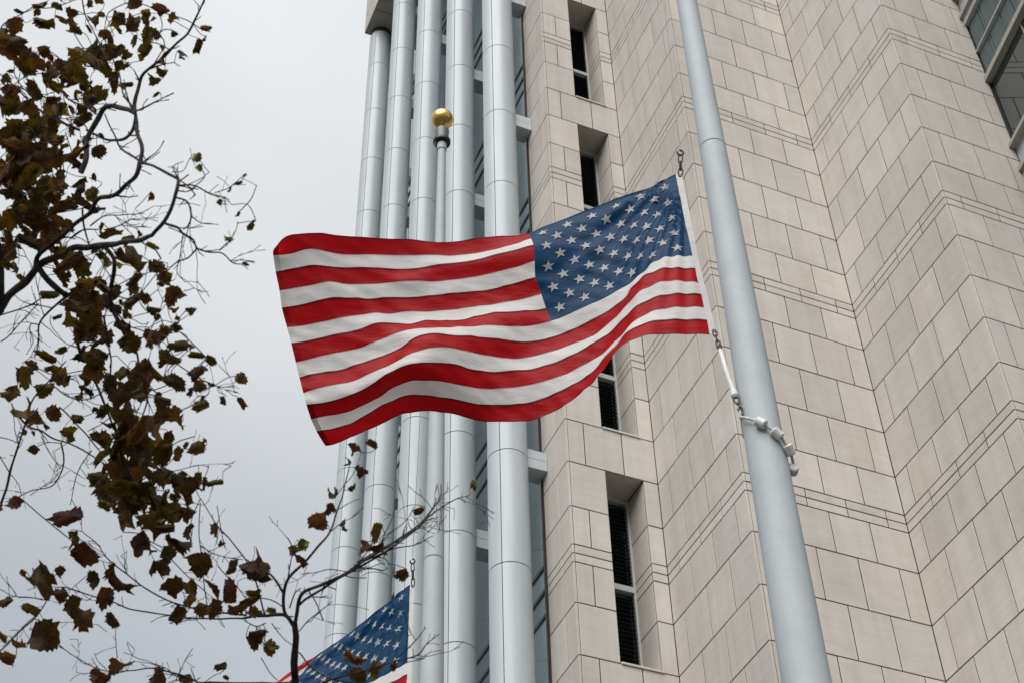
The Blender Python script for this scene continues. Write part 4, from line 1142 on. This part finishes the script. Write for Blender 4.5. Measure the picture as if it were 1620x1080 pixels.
Bt.branch([(383,977),(340,978),(294,976),(261,972),(205,962),(167,947),(139,940),(105,929),(88,928)], 3.2, 1.5, 0.9)
Bt.branch([(83,930),(69,958),(55,977),(33,997),(0,1027),(-15,1040)], 1.8, 2.6, 0.9)
Bt.branch([(75,948),(50,945),(20,942),(0,932)], 1.6, 1.2, 0.8)
Bt.branch([(55,978),(80,985),(100,984)], 1.4, 1.1, 0.6)
Bt.branch([(420,973),(405,920),(390,885),(367,855),(344,830),(317,788)], 3, 1.6, 0.6)
Bt.branch([(317,794),(314,835),(319,872),(325,935),(330,965)], 1.8, 1.6, 0.7)
Bt.branch([(344,800),(350,835),(356,866)], 1.5, 1.2, 0.4)
Bt.branch([(319,862),(345,878),(385,884)], 1.8, 1.4, 0.8)
Bt.branch([(255,868),(290,905),(325,935)], 1.8, 1.5, 0.7)
Bt.branch([(345,895),(370,922),(392,950)], 1.8, 1.6, 0.6)
Bt.branch([(420,985),(405,990),(385,980)], 2, 1.6, 0.5)
Bt.branch([(455,1080),(400,1079),(322,1079),(305,1074),(272,1063),(239,1056),(211,1060),(167,1060),(133,1047),(94,1020)], 4.5, 1.2, 0.8)
Bt.branch([(278,1075),(290,1050),(305,1025)], 1.8, 1.1, 0.9)
Bt.branch([(168,1058),(155,1045),(150,1033)], 1.3, 1.0, 0.5)
Bt.branch([(186,1040),(184,1020),(183,995)], 1.5, 1.1, 0.4)
Bt.branch([(322,1079),(340,1068),(347,1065)], 1.5, 1.1, 0.3)
Bt.branch([(468,987),(474,947),(496,928),(548,906),(585,880),(622,858),(678,817),(715,791),(743,784)], 6.5, 1.2, 0.8)
Bt.branch([(470,958),(522,921),(567,898),(630,858),(670,824),(696,787),(698,765)], 4.5, 1.4, 0.7)
Bt.branch([(565,890),(600,868),(640,848),(675,815),(700,785)], 2.6, 1.4, 0.8)
Bt.branch([(560,895),(619,868),(656,861),(685,847)], 2.4, 1.2, 0.8)
Bt.branch([(585,880),(610,850),(640,825),(655,800)], 2, 1.2, 0.8)
Bt.branch([(603,858),(622,815),(625,785)], 1.6, 1.1, 0.6)
Bt.branch([(548,904),(520,900),(497,905),(476,908)], 1.7, 1.1, 0.9)
Bt.branch([(456,975),(449,961),(448,935),(456,913),(481,891),(505,865),(522,843),(537,798),(548,754),(555,728)], 6, 1.4, 0.2)
Bt.branch([(537,805),(552,795),(570,788)], 1.5, 1.0, 0.2)
Bt.branch([(548,762),(560,745),(572,716)], 1.4, 1.0, 0.1)
Bt.branch([(452,925),(460,890),(463,865),(455,850)], 2, 1.2, 0.6)
Bt.branch([(448,940),(434,918),(422,906),(400,898)], 4, 2.6, 0.4)
Bt.branch([(452,962),(430,950),(405,944)], 2.2, 1.4, 0.6)
Bt.branch([(458,960),(466,938),(476,930)], 2.4, 1.6, 0.4)
Bt.branch([(474,998),(495,975),(526,950)], 2, 1.2, 0.8)
Bt.branch([(465,1040),(474,1032),(496,1058),(526,1073),(560,1080)], 2, 2.4, 0.5)
Bt.branch([(500,1084),(526,1073),(575,1060),(622,1047),(659,1036),(675,1018),(696,1002)], 4, 1.3, 0.7)
Bt.branch([(622,1047),(650,1020),(664,1005),(674,991)], 2, 1.2, 0.7)
Bt.branch([(430,985),(450,1010),(463,1020)], 1.6, 1.2, 0.5)
Bt.branch([(412,1040),(425,1060),(440,1075)], 1.6, 1.2, 0.5)
Bt.branch([(640,1048),(670,1040),(672,1033)], 1.6, 1.0, 0.5)
LD = [(390,130,150),(410,260,110),(485,350,140),(80,60,80),(230,490,200),(130,450,40),(345,440,60),(545,480,90),(650,450,110),(670,500,100),(720,530,80),(590,590,110),(420,640,120),(450,710,160),(345,570,80),(25,620,80),(175,660,100),(250,810,150),(655,720,80),(110,880,90),(40,930,80),(20,810,90),(1150,390,150),(1240,200,70),(1260,300,50),(1210,530,110),(1310,570,110),(1000,540,110),(1090,550,90),(1080,610,70),(1430,400,150),(1340,420,80),(1430,600,130),(1480,470,120),(1020,680,130),(1150,660,90),(1220,650,90),(1350,660,90),(690,990,120),(570,1040,120),(880,1050,130),(1065,1055,80),(1260,985,60),(1285,1045,40),(1490,790,40),(1450,830,80)]
LE = [(425,80,60),(510,60,45),(410,145,45),(445,180,45),(425,245,45),(345,275,75),(320,335,55),(285,385,75),(385,405,65),(205,555,60),(30,590,80),(40,630,50),(465,495,50),(530,430,65),(530,490,50),(705,345,40),(630,610,60),(5,780,60),(10,890,70),(75,930,60),(40,860,30),(425,970,80),(520,1020,70),(600,1010,50),(450,1040,80),(0,700,60)]
for x, y, z in LD: Bt.leaf(x/3.6, 780 + y/3.6, z/3.6, 0.10)
for x, y, z in LE: Bt.leaf(400 + x/2.7, 680 + y/2.7, z/2.7, 0.08)
for x, y, z in ((215,490,50),(170,515,40),(560,530,26),(945,235,44),(80,775,40),(70,925,50)): Bt.leaf(400 + x/2.7, 680 + y/2.7, z/2.7, 0.05, green=True)
Bt.finish()
